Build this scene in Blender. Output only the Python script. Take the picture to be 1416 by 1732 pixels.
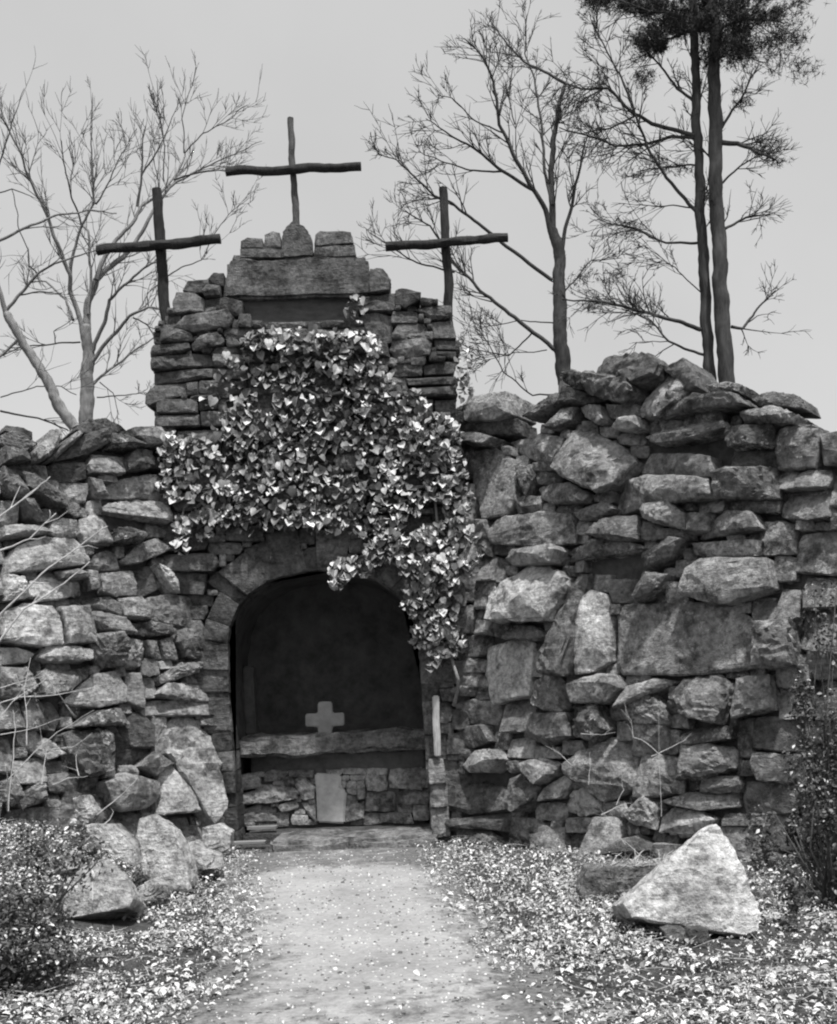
import bpy, bmesh, math, random
import numpy as np
from mathutils import Vector, Matrix, noise

random.seed(7)
rng = np.random.default_rng(7)
scene = bpy.context.scene
for o in list(bpy.data.objects):
    bpy.data.objects.remove(o, do_unlink=True)

# ------------------------------------------------------------------ camera
F, CX, CY, EYE = 1857.0, 708.0, 1180.0, 1.6
ROLL = math.radians(2.1)
cr, sr = math.cos(ROLL), math.sin(ROLL)
cam = bpy.data.cameras.new('camera')
cam.sensor_fit = 'VERTICAL'
cam.sensor_height = 36.0
cam.lens = F / 1732.0 * 36.0
cam.shift_y = (CY - 866.0) / 1732.0
cam.clip_start = 0.05
cam.clip_end = 2000
camo = bpy.data.objects.new('camera', cam)
scene.collection.objects.link(camo)
camo.matrix_world = Matrix(((cr, sr, 0, 0), (0, 0, -1, 0), (-sr, cr, 0, EYE), (0, 0, 0, 1)))
scene.camera = camo

# ------------------------------------------------------------------ light
SUN_EL, SUN_AZ = math.radians(70), math.radians(158)     # azimuth measured from +Y towards +X: behind the camera, a little right
world = bpy.data.worlds.new('World')
scene.world = world
world.use_nodes = True
wn = world.node_tree
wn.nodes.clear()
sky = wn.nodes.new('ShaderNodeTexSky')
sky.sky_type = 'NISHITA'
sky.sun_disc = False
sky.sun_elevation = SUN_EL
sky.sun_rotation = SUN_AZ
sky.air_density = 1.0
sky.dust_density = 5.0
sky.ozone_density = 1.0
bw = wn.nodes.new('ShaderNodeRGBToBW')
mixw = wn.nodes.new('ShaderNodeMix'); mixw.data_type = 'FLOAT'
mixw.inputs[0].default_value = 0.45
mixw.inputs[3].default_value = 5.6           # even overcast veil
bgn = wn.nodes.new('ShaderNodeBackground')
bgn.inputs['Strength'].default_value = 0.15
outw = wn.nodes.new('ShaderNodeOutputWorld')
wn.links.new(sky.outputs[0], bw.inputs[0])
wn.links.new(bw.outputs[0], mixw.inputs[2])
cn = wn.nodes.new('ShaderNodeTexNoise'); cn.inputs['Scale'].default_value = 2.6; cn.inputs['Detail'].default_value = 5
tc = wn.nodes.new('ShaderNodeTexCoord'); wn.links.new(tc.outputs['Generated'], cn.inputs['Vector'])
cm = wn.nodes.new('ShaderNodeMapRange')
for i_, v_ in enumerate((0.35, 0.65, 0.95, 1.05)): cm.inputs[i_ + 1].default_value = v_
wn.links.new(cn.outputs[0], cm.inputs[0])
cx_ = wn.nodes.new('ShaderNodeMath'); cx_.operation = 'MULTIPLY'              # thin uneven cloud
wn.links.new(mixw.outputs[0], cx_.inputs[0]); wn.links.new(cm.outputs[0], cx_.inputs[1])
wn.links.new(cx_.outputs[0], bgn.inputs['Color'])
wn.links.new(bgn.outputs[0], outw.inputs['Surface'])
sun = bpy.data.lights.new('sun', 'SUN')
sun.energy = 4.2
sun.angle = math.radians(2.5)
sun.color = (1.0, 0.99, 0.98)
suno = bpy.data.objects.new('sun', sun)
scene.collection.objects.link(suno)
sdir = Vector((math.sin(SUN_AZ) * math.cos(SUN_EL), math.cos(SUN_AZ) * math.cos(SUN_EL), math.sin(SUN_EL)))
suno.rotation_euler = (-sdir).to_track_quat('-Z', 'Y').to_euler()
suno.location = (0, 0, 30)
scene.view_settings.view_transform = 'Standard'
scene.view_settings.look = 'None'
scene.view_settings.exposure = 0.2
scene.cycles.filter_width = 2.1
scene.view_settings.gamma = 1.0
scene.view_settings.use_curve_mapping = False

# ------------------------------------------------------------------ helpers
COL = scene.collection
CAM = np.array([0.0, 0.0, EYE])

def ray(px, py):
    du, dv = px - CX, CY - py
    u, w = du * cr + dv * sr, -du * sr + dv * cr
    return np.array([u / F, 1.0, w / F])

def at(px, py, Y):
    r = ray(px, py)
    return CAM + r * Y

class Plane:
    def __init__(s, p0, n):
        s.p0 = np.array(p0, float)
        s.n = np.array(n, float) / np.linalg.norm(n)
        h = np.array([-s.n[1], s.n[0], 0.0]); s.e1 = h / np.linalg.norm(h)
        s.e2 = np.cross(s.n, s.e1)
        if s.e2[2] < 0: s.e2 = -s.e2
    def hit(s, px, py):
        r = ray(px, py)
        return CAM + r * (np.dot(s.p0 - CAM, s.n) / np.dot(r, s.n))

def tag(o, label=None, cat=None, group=None, kind=None):
    if label: o['label'] = label
    if cat: o['category'] = cat
    if group: o['group'] = group
    if kind: o['kind'] = kind
    return o

def empty(name, loc, label=None, cat=None, group=None):
    o = bpy.data.objects.new(name, None)
    o.empty_display_size = 0.2
    COL.objects.link(o)
    o.location = tuple(float(v) for v in loc)
    return tag(o, label, cat, group)

def wloc(o):
    l = Vector((0, 0, 0))
    while o is not None:
        l = l + o.location
        o = o.parent
    return l

def mesh_obj(name, verts, faces, mat, parent=None, smooth=False, sharp=None, loc=None, shade=None):
    """verts in world space; the object's origin goes to loc (default: centroid)"""
    V = np.asarray(verts, float)
    if loc is None: loc = V.mean(0)
    loc = np.asarray(loc, float)
    me = bpy.data.meshes.new(name)
    me.from_pydata((V - loc).tolist(), [], faces)
    if smooth:
        me.polygons.foreach_set('use_smooth', [True] * len(me.polygons))
        if sharp: me.set_sharp_from_angle(angle=math.radians(sharp))
    if shade is not None:
        a = me.attributes.new('shade', 'FLOAT', 'POINT')
        a.data.foreach_set('value', np.asarray(shade, np.float32))
    me.update()
    o = bpy.data.objects.new(name, me)
    if mat: me.materials.append(mat)
    COL.objects.link(o)
    L = Vector(tuple(loc.tolist()))
    if parent is not None:
        o.parent = parent
        L = L - wloc(parent)
    o.location = L
    return o

def box_faces(b):
    return [tuple(b + i for i in f) for f in ((0, 3, 2, 1), (4, 5, 6, 7), (0, 1, 5, 4), (1, 2, 6, 5), (2, 3, 7, 6), (3, 0, 4, 7))]

def nz(p, f=1.0, o=0.0):
    return noise.noise(Vector((p[0] * f + o, p[1] * f - o, p[2] * f + 0.7 * o)))

CIRC = {k: (np.cos(2 * math.pi * np.arange(k) / k), np.sin(2 * math.pi * np.arange(k) / k)) for k in range(3, 13)}
def tube(V, Fs, pts, radii, sides=5):
    P = np.asarray(pts, float); m = len(P); b0 = len(V)
    d = np.empty_like(P); d[1:-1] = P[2:] - P[:-2]; d[0] = P[1] - P[0]; d[-1] = P[-1] - P[-2]
    d /= np.maximum(np.sqrt((d * d).sum(1)), 1e-9)[:, None]
    up = abs(float(d[:, 1].mean())) < 0.75
    if up: a = np.stack([-d[:, 2], np.zeros(m), d[:, 0]], 1)
    else: a = np.stack([np.zeros(m), d[:, 2], -d[:, 1]], 1)
    a /= np.maximum(np.sqrt((a * a).sum(1)), 1e-9)[:, None]
    b = np.stack([d[:, 1] * a[:, 2] - d[:, 2] * a[:, 1], d[:, 2] * a[:, 0] - d[:, 0] * a[:, 2], d[:, 0] * a[:, 1] - d[:, 1] * a[:, 0]], 1)
    c, q = CIRC[sides]; R = np.asarray(radii, float)
    W = P[:, None, :] + R[:, None, None] * (a[:, None, :] * c[None, :, None] + b[:, None, :] * q[None, :, None])
    V.extend(W.reshape(-1, 3).tolist())
    for k in range(m - 1):
        o = b0 + k * sides
        for i in range(sides):
            j = (i + 1) % sides
            Fs.append((o + i, o + j, o + sides + j, o + sides + i))
    Fs.append(tuple(b0 + (m - 1) * sides + i for i in range(sides)))

def smooth(a, b, x):
    t = np.clip((x - a) / (b - a), 0, 1)
    return t * t * (3 - 2 * t)

# ------------------------------------------------------------------ materials
def g4(v): return (v, v, v, 1)

class NT:
    def __init__(s, name):
        s.m = bpy.data.materials.new(name); s.m.use_nodes = True
        s.t = s.m.node_tree; s.t.nodes.clear()
        s.out = s.n('ShaderNodeOutputMaterial'); s.b = s.n('ShaderNodeBsdfPrincipled')
        s.l(s.b.outputs[0], s.out.inputs[0])
        s.b.inputs['Specular IOR Level'].default_value = 0.25
        s.pos = s.n('ShaderNodeNewGeometry').outputs['Position']
    def n(s, t): return s.t.nodes.new(t)
    def l(s, a, b): s.t.links.new(a, b)
    def noise(s, scale, detail=6, rough=0.6, vec=None, dist=0.0):
        k = s.n('ShaderNodeTexNoise'); k.inputs['Scale'].default_value = scale
        k.inputs['Detail'].default_value = detail; k.inputs['Roughness'].default_value = rough
        k.inputs['Distortion'].default_value = dist
        s.l(vec or s.pos, k.inputs['Vector']); return k.outputs[0]
    def maprange(s, v, a, b, c, d):
        k = s.n('ShaderNodeMapRange'); s.l(v, k.inputs[0])
        for i, x in enumerate((a, b, c, d)): k.inputs[i + 1].default_value = x
        return k.outputs[0]
    def math(s, op, a, b):
        k = s.n('ShaderNodeMath'); k.operation = op
        for i, x in enumerate((a, b)):
            if isinstance(x, (int, float)): k.inputs[i].default_value = x
            else: s.l(x, k.inputs[i])
        return k.outputs[0]
    def mix(s, f, a, b):
        k = s.n('ShaderNodeMix'); k.data_type = 'FLOAT'
        for i, x in ((0, f), (2, a), (3, b)):
            if isinstance(x, (int, float)): k.inputs[i].default_value = x
            else: s.l(x, k.inputs[i])
        return k.outputs[0]
    def stretch(s, sx, sy, sz):
        k = s.n('ShaderNodeMapping'); k.inputs['Scale'].default_value = (sx, sy, sz)
        s.l(s.pos, k.inputs['Vector']); return k.outputs[0]
    def bump(s, h, strength, dist):
        k = s.n('ShaderNodeBump'); k.inputs['Strength'].default_value = strength
        k.inputs['Distance'].default_value = dist; s.l(h, k.inputs['Height'])
        s.l(k.outputs[0], s.b.inputs['Normal'])
    def color(s, v): s.l(v, s.b.inputs['Base Color'])
    def rough(s, v): s.b.inputs['Roughness'].default_value = v

def stone_mat(name, lichen=0.5, lth=0.56):
    T = NT(name)
    oi = T.n('ShaderNodeObjectInfo')
    base = T.n('ShaderNodeRGBToBW'); T.l(oi.outputs['Color'], base.inputs[0])
    n1 = T.noise(2.1, 3, 0.65); n2 = T.noise(17, 5, 0.75); n3 = T.noise(5.5, 8, 0.82)
    ns = T.noise(5, 5, 0.6, T.stretch(1, 1, 5.5))
    v = T.math('MULTIPLY', base.outputs[0], T.maprange(n1, 0.3, 0.7, 0.5, 1.5))
    v = T.math('MULTIPLY', v, T.maprange(n2, 0.32, 0.68, 0.42, 1.58))
    v = T.math('MULTIPLY', v, T.maprange(ns, 0.3, 0.7, 0.9, 1.1))
    lf = T.math('MULTIPLY', T.maprange(n3, lth - 0.02, lth + 0.05, 0, 1), oi.outputs['Alpha'])
    v = T.mix(lf, v, lichen)
    n5 = T.noise(3.3, 5, 0.7)
    v = T.math('MULTIPLY', v, T.maprange(n5, 0.52, 0.62, 1.0, 0.4))     # dark weather stains
    T.color(v); T.rough(0.92)
    h = T.math('ADD', T.math('MULTIPLY', n2, 1.0), T.math('MULTIPLY', ns, 0.5))
    h = T.math('ADD', h, T.math('MULTIPLY', T.noise(55, 4, 0.6), 0.35))
    T.bump(h, 1.0, 0.05)
    return T.m

M_STONE = stone_mat('rubble_stone')
M_TOWER = stone_mat('grotto_stone', 0.32, 0.6)

def simple_mat(name, lo, hi, scale, bump=0.5, dist=0.02, rough=0.9, detail=8, stretch=None, spec=None):
    T = NT(name)
    vec = T.stretch(*stretch) if stretch else None
    a = T.noise(scale, detail, 0.7, vec); b = T.noise(scale * 0.17, 4, 0.6, vec)
    v = T.maprange(T.math('ADD', T.math('MULTIPLY', a, 0.6), T.math('MULTIPLY', b, 0.4)), 0.36, 0.64, lo, hi)
    T.color(v); T.rough(rough); T.bump(a, bump, dist)
    if spec is not None: T.b.inputs['Specular IOR Level'].default_value = spec
    return T.m

M_CORE = simple_mat('mortar_core', 0.04, 0.12, 9, 0.9, 0.05)
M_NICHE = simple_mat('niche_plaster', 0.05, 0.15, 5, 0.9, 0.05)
M_SLAB = simple_mat('weathered_concrete', 0.09, 0.20, 7, 0.6, 0.012, stretch=(1, 1, 2.6))
M_ALTAR = simple_mat('altar_stone', 0.09, 0.26, 8, 0.5, 0.012)
M_WOOD = simple_mat('dark_bark_log', 0.012, 0.045, 30, 0.9, 0.02, stretch=(1, 1, 0.25))
M_BARK = simple_mat('grey_bark', 0.1, 0.28, 22, 0.9, 0.02, stretch=(1, 1, 0.25))  # lightened to paint haze over the distant bare tree
M_BARKD = simple_mat('dark_bark', 0.03, 0.10, 22, 0.9, 0.02, stretch=(1, 1, 0.25))
M_TWIG = simple_mat('dark_twig', 0.03, 0.07, 22, 0.2, 0.005)
M_STEM = simple_mat('pale_dry_stem', 0.3, 0.55, 22, 0.2, 0.004)
M_NEEDLE = simple_mat('pine_needles', 0.012, 0.035, 9, 0.0, 0.005, rough=0.6)
M_PLANK = simple_mat('weathered_plank', 0.12, 0.3, 20, 0.4, 0.005, stretch=(0.2, 2, 2))
M_SOIL = simple_mat('leafy_soil', 0.02, 0.17, 42, 1.0, 0.06)

def path_mat():
    T = NT('packed_earth')
    at_ = T.n('ShaderNodeAttribute'); at_.attribute_name = 'shade'
    e = at_.outputs['Fac']                         # 0 on the trodden middle, 1 at the ragged verge
    n1 = T.noise(1.3, 6, 0.6); n2 = T.noise(26, 8, 0.75); n3 = T.noise(5, 7, 0.75, T.stretch(1, 1.15, 1))
    v = T.maprange(n1, 0.3, 0.7, 0.24, 0.36)
    v = T.math('MULTIPLY', v, T.maprange(n2, 0.3, 0.7, 0.72, 1.22))
    f = T.maprange(T.math('ADD', e, T.math('MULTIPLY', T.math('SUBTRACT', n3, 0.5), 2.6)), 0.35, 0.85, 0, 1)
    v = T.mix(f, v, T.maprange(n2, 0.35, 0.65, 0.05, 0.2))
    T.color(v); T.rough(0.95)
    T.bump(T.math('ADD', n2, T.math('MULTIPLY', n3, 0.8)), 0.6, 0.02)
    return T.m
M_PATH = path_mat()

def leaf_mat(name, attr=True, rough=0.45, spec=0.4, trans=0.0):
    T = NT(name)
    if attr:
        k = T.n('ShaderNodeAttribute'); k.attribute_name = 'shade'; v = k.outputs['Fac']
    else:
        k = T.n('ShaderNodeObjectInfo'); b = T.n('ShaderNodeRGBToBW'); T.l(k.outputs['Color'], b.inputs[0]); v = b.outputs[0]
    n = T.noise(60, 3, 0.6)
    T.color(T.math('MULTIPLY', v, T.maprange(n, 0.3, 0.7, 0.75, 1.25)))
    T.rough(rough); T.b.inputs['Specular IOR Level'].default_value = spec
    return T.m
M_LEAF = leaf_mat('ivy_leaf_single', False)
M_LEAFS = leaf_mat('ivy_leaf_mass', True)
M_LITTER = leaf_mat('dry_fallen_leaf', True, 0.8, 0.2)
M_SHRUB = leaf_mat('shrub_leaf', True, 0.5, 0.35)

# ------------------------------------------------------------------ layout of the place (metres)
T0 = 12.2                                             # distance of the grotto's front
PT = Plane((0, T0, 0), (0, -1, 0))
BAT = 0.118
PL = Plane((-2.09, T0, 0), (0.7071, -0.7071, 0.7071 * 0 + BAT))
PR = Plane((0.30, T0, 0), (-0.7071, -0.7071, BAT * 0.8))
TXL, TXR = -3.0, 0.45

def ground_z(x, y):
    x = np.asarray(x, float); y = np.asarray(y, float)
    sL = -((x + 2.09) * 0.7071 + (y - T0) * -0.7071)
    sR = -((x - 0.30) * -0.7071 + (y - T0) * -0.7071)
    s = np.maximum(np.maximum(np.minimum(sL, -2.65 - x), np.minimum(sR, x - 0.15)), y - 14.5)
    z = 3.3 * smooth(0.45, 1.15, s) + 0.06 * np.maximum(y - 16, 0) * (y < 60) + 0.06 * 44 * (y >= 60)
    front = 1 - smooth(0.2, 0.6, s)
    z = z + front * 0.55 * smooth(-1.9, -4.2, x) * smooth(4.5, 9.5, y)
    z = z + front * 0.35 * smooth(2.3, 4.6, x) * smooth(4.5, 9.5, y)
    z = z + 0.025 * np.sin(x * 2.3 + 1.1 * np.sin(y * 1.7)) * np.sin(y * 1.9 + 0.6) * (np.abs(x + 0.7) > 1.4)
    return z

# ------------------------------------------------------------------ ground
def build_ground():
    xs = np.unique(np.concatenate([np.linspace(-400, -12, 14), np.linspace(-12, 10, 111), np.linspace(10, 400, 14)]))
    ys = np.unique(np.concatenate([np.linspace(-300, -2, 10), np.linspace(-2, 22, 121), np.linspace(22, 700, 22)]))
    X, Y = np.meshgrid(xs, ys)
    Z = ground_z(X, Y)
    V = np.stack([X.ravel(), Y.ravel(), Z.ravel()], 1)
    nx = len(xs)
    f = [(j * nx + i, j * nx + i + 1, (j + 1) * nx + i + 1, (j + 1) * nx + i) for j in range(len(ys) - 1) for i in range(nx - 1)]
    o = mesh_obj('ground', V, f, M_SOIL, smooth=True, loc=(0, 0, 0))
    tag(o, 'dark leafy soil around the path and behind the walls', 'ground', kind='structure')
build_ground()

def path_edges(y):
    yl = [-3, 3.0, 4.5, 5.4, 6.0, 6.9, 7.6, 9.0, 10.4, 11.8]
    xl = [-1.7, -1.6, -1.45, -1.35, -1.2, -1.10, -1.24, -1.45, -1.75, -1.9]
    xr = [1.4, 1.2, 0.85, 0.62, 0.54, 0.42, 0.30, 0.18, 0.10, 0.05]
    return np.interp(y, yl, xl), np.interp(y, yl, xr)

def build_path():
    ys = np.concatenate([np.linspace(-2, 4, 20)[:-1], np.linspace(4, 11.6, 130)])
    nu = 48
    V, S = [], []
    for y in ys:
        a, b = path_edges(y)
        a += 0.10 * nz((0, y * 1.3, 1)) + 0.05 * nz((0, y * 5, 4)); b += 0.10 * nz((5, y * 1.3, 2)) + 0.05 * nz((3, y * 5, 4))
        a -= 0.2; b += 0.2
        for i in range(nu):
            u = i / (nu - 1); x = a + (b - a) * u
            d = min(u, 1 - u) * (b - a)
            V.append((x, y, float(ground_z(x, y)) + 0.004 + 0.022 * min(1, d / 0.5) + 0.006 * nz((x, y, 0), 2.5)))
            edge = 1 - min(1, d / 0.62)
            near = float(smooth(7.6, 5.3, y)) * 0.5 + float(smooth(9.9, 10.7, y)) * 0.75
            S.append(min(1.2, edge + near))
    f = [(j * nu + i, j * nu + i + 1, (j + 1) * nu + i + 1, (j + 1) * nu + i) for j in range(len(ys) - 1) for i in range(nu - 1)]
    o = mesh_obj('path', V, f, M_PATH, smooth=True, loc=(0, 0, 0), shade=S)
    tag(o, 'pale trodden earth path leading to the arch', 'path', kind='structure')
build_path()

# ------------------------------------------------------------------ stones
def stone(name, parent, P3, n, e1, e2, prot=None, depth=0.38, alb=0.25, lich=0.25, slope=None, mat=None, seg=30, amp=1.0, back=False, rough=1.0, facets=6, grow=1.03, drop=0.0):
    """an irregular split stone: outline P3 (3-D points on the wall face), fractured facets towards n, running back into the wall"""
    P3 = np.asarray(P3, float)
    c = P3.mean(0)
    q = np.stack([(P3 - c) @ e1, (P3 - c) @ e2], 1) * grow
    area = abs(0.5 * np.sum(q[:, 0] * np.roll(q[:, 1], -1) - np.roll(q[:, 0], -1) * q[:, 1]))
    s = math.sqrt(max(area, 1e-4))
    if prot is None: prot = random.uniform(0.02, 0.13)
    su, sv = slope if slope is not None else (0.0, -0.2)
    pts = []
    m = len(q)
    for i in range(m):
        a, d = q[i], q[(i + 1) % m]
        chip = random.random() < 0.33
        for p in (a + (d - a) * 0.02, a + (d - a) * 0.97, (a + d) * 0.5 * (1 + random.uniform(-0.04, 0.01))):
            zz = prot * 0.8 + (su * p[0] + sv * p[1]) - s * amp * (random.uniform(0.12, 0.36) if chip else random.uniform(0.0, 0.07))
            pts.append((p[0], p[1], zz))
            pts.append((p[0] * 0.95, p[1] * 0.95, zz + s * amp * 0.035))
            pts.append((p[0] * 0.99, p[1] * 0.99 - drop * 0.4, -depth * 0.35))
            pts.append((p[0] * 0.9, p[1] * 0.9 - drop, -depth * (0.8 if back else 1.0)))
            if back: pts.append((p[0] * 0.55, p[1] * 0.55 - drop, -depth))
    for k in range(facets):
        w = rng.random(m) ** 2.2; w /= w.sum()
        p = (w[:, None] * q).sum(0) * random.uniform(0.8, 1.15)
        pts.append((p[0], p[1], prot + su * p[0] + sv * p[1] + s * amp * random.uniform(-0.02, 0.09)))
    bm = bmesh.new()
    for p in pts: bm.verts.new(p)
    r = bmesh.ops.convex_hull(bm, input=bm.verts[:])
    dead = [v for v in bm.verts if not v.link_faces]
    if dead: bmesh.ops.delete(bm, geom=dead, context='VERTS')
    for lim in ((0.4, 0.24) if seg < 30 else ((0.36, 0.22, 0.14) if seg < 40 else (0.3, 0.17, 0.1, 0.065))):
        es = [e for e in bm.edges if e.calc_length() > lim * s]
        bmesh.ops.subdivide_edges(bm, edges=es, cuts=1)
        bmesh.ops.triangulate(bm, faces=[f for f in bm.faces if len(f.verts) > 3])
    bmesh.ops.smooth_vert(bm, verts=bm.verts[:], factor=0.03, use_axis_x=True, use_axis_y=True, use_axis_z=True)
    off = random.uniform(0, 50)
    th_ = random.gauss(math.pi / 2, 0.5); ca, sa = math.cos(th_), math.sin(th_); ledge = random.choice((0.15, 0.45, 0.7, 0.9)) * min(1, amp)
    bm.normal_update()
    W = []
    for v in bm.verts:
        x, y, z = v.co
        h = 0.022 * nz((x, y, z), 2.4 / s, off) + 0.030 * abs(nz((x, y, z * 1.0), 5.5 / s, off + 3)) + 0.012 * nz((x, y, z), 13 / s, off + 7)
        h += 0.016 * nz((0.35 * x, 2.2 * y, 0.35 * z), 6 / s, off + 11)
        if z > -depth * 0.3:
            saw = 2.0 * nz((x, y, z), 1.5 / s, off + 21) + ca * x / s + sa * y / s       # broken ledges
            h += 0.085 * ledge * ((saw * 1.35) % 1.0 - 0.5)
        h *= s * rough
        nn = v.normal
        W.append((x + nn.x * h, y + nn.y * h, z + nn.z * h))
    W = c + np.array(W) @ np.array([e1, e2, n])
    bm.verts.index_update()
    Fc = [tuple(v.index for v in f.verts) for f in bm.faces]
    bm.free()
    o = mesh_obj(name, W, Fc, mat or M_STONE, parent, smooth=True, sharp=15, loc=c)
    o.color = (alb, alb, alb, lich)
    return o

def conv(polys, x0, y0, sc):
    return [[(x0 + x / sc, y0 + y / sc) for x, y in p] for p in polys]

def inpoly(X, Y, poly):
    r = np.zeros(X.shape, bool)
    j = len(poly) - 1
    for i in range(len(poly)):
        xi, yi = poly[i]; xj, yj = poly[j]
        if yi != yj:
            r ^= ((yi > Y) != (yj > Y)) & (X < (xj - xi) * (Y - yi) / (yj - yi) + xi)
        j = i
    return r

def fill(region, traced, voids=(), cell=3, sizes=((70, 130, 36, 70, 6, 5), (40, 80, 24, 48, 4, 4), (20, 48, 16, 36, 3, 3)), tries=(500, 1500, 2500)):
    """packs quoins into what the traced stones leave free"""
    xs = [p[0] for p in region]; ys = [p[1] for p in region]
    x0, y0 = min(xs), min(ys)
    nx, ny = int((max(xs) - x0) / cell) + 1, int((max(ys) - y0) / cell) + 1
    X, Y = np.meshgrid(x0 + (np.arange(nx) + 0.5) * cell, y0 + (np.arange(ny) + 0.5) * cell)
    occ = ~inpoly(X, Y, region)
    for p in list(traced) + list(voids): occ |= inpoly(X, Y, p)
    res = []
    for (wa, wb, ha, hb, mw, mh), nt in zip(sizes, tries):
        free = np.argwhere(~occ)
        if len(free) == 0: break
        for k in range(nt):
            j, i = free[random.randrange(len(free))]
            if occ[j, i]: continue
            mxw = int(random.uniform(wa, wb) / cell); mxh = int(random.uniform(ha, hb) / cell)
            a, b, c, d = i, i, j, j
            go = [True] * 4
            while any(go):
                for s in range(4):
                    if not go[s]: continue
                    if s == 0: ok = a > 0 and b - a + 1 < mxw and not occ[c:d + 1, a - 1].any(); a -= ok
                    elif s == 1: ok = b < nx - 1 and b - a + 1 < mxw and not occ[c:d + 1, b + 1].any(); b += ok
                    elif s == 2: ok = c > 0 and d - c + 1 < mxh and not occ[c - 1, a:b + 1].any(); c -= ok
                    else: ok = d < ny - 1 and d - c + 1 < mxh and not occ[d + 1, a:b + 1].any(); d += ok
                    go[s] = bool(ok)
            w, h = b - a + 1, d - c + 1
            if w < mw or h < mh: continue
            occ[max(0, c):d + 1, max(0, a):b + 1] = True
            xa, xb, ya, yb = x0 + a * cell, x0 + (b + 1) * cell, y0 + c * cell, y0 + (d + 1) * cell
            W, Hh = xb - xa, yb - ya
            J = lambda m: random.uniform(-0.03, 0.12) * m
            p = [(xa + J(W), ya + J(Hh)), ((xa + xb) / 2 + random.uniform(-.2, .2) * W, ya + 0.5 * J(Hh)), (xb - J(W), ya + J(Hh)),
                 (xb - 0.4 * J(W), (ya + yb) / 2), (xb - J(W), yb - J(Hh)), ((xa + xb) / 2 + random.uniform(-.2, .2) * W, yb - 0.5 * J(Hh)), (xa + J(W), yb - J(Hh)), (xa + 0.4 * J(W), (ya + yb) / 2)]
            res.append(p)
    return res

def core_slab(parent, region, plane, back, thick, mat, name='wall_core', inset=0.0):
    pts = [plane.hit(x, y) - plane.n * back for x, y in region]
    nn = np.array([plane.n[0], plane.n[1], 0.0]); nn /= np.linalg.norm(nn)
    m = len(pts)
    V = pts + [p - nn * thick for p in pts]
    bm = bmesh.new()
    bv = [bm.verts.new(tuple(v)) for v in V]
    bm.faces.new(bv[:m]); bm.faces.new(bv[m:][::-1])
    for i in range(m):
        j = (i + 1) % m
        bm.faces.new((bv[i], bv[m + i], bv[m + j], bv[j]))
    bmesh.ops.triangulate(bm, faces=bm.faces[:])
    bmesh.ops.recalc_face_normals(bm, faces=bm.faces[:])
    vs = [tuple(v.co) for v in bm.verts]; bm.verts.index_update()
    fs = [tuple(v.index for v in f.verts) for f in bm.faces]
    bm.free()
    return mesh_obj(name, vs, fs, mat, parent)

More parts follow.
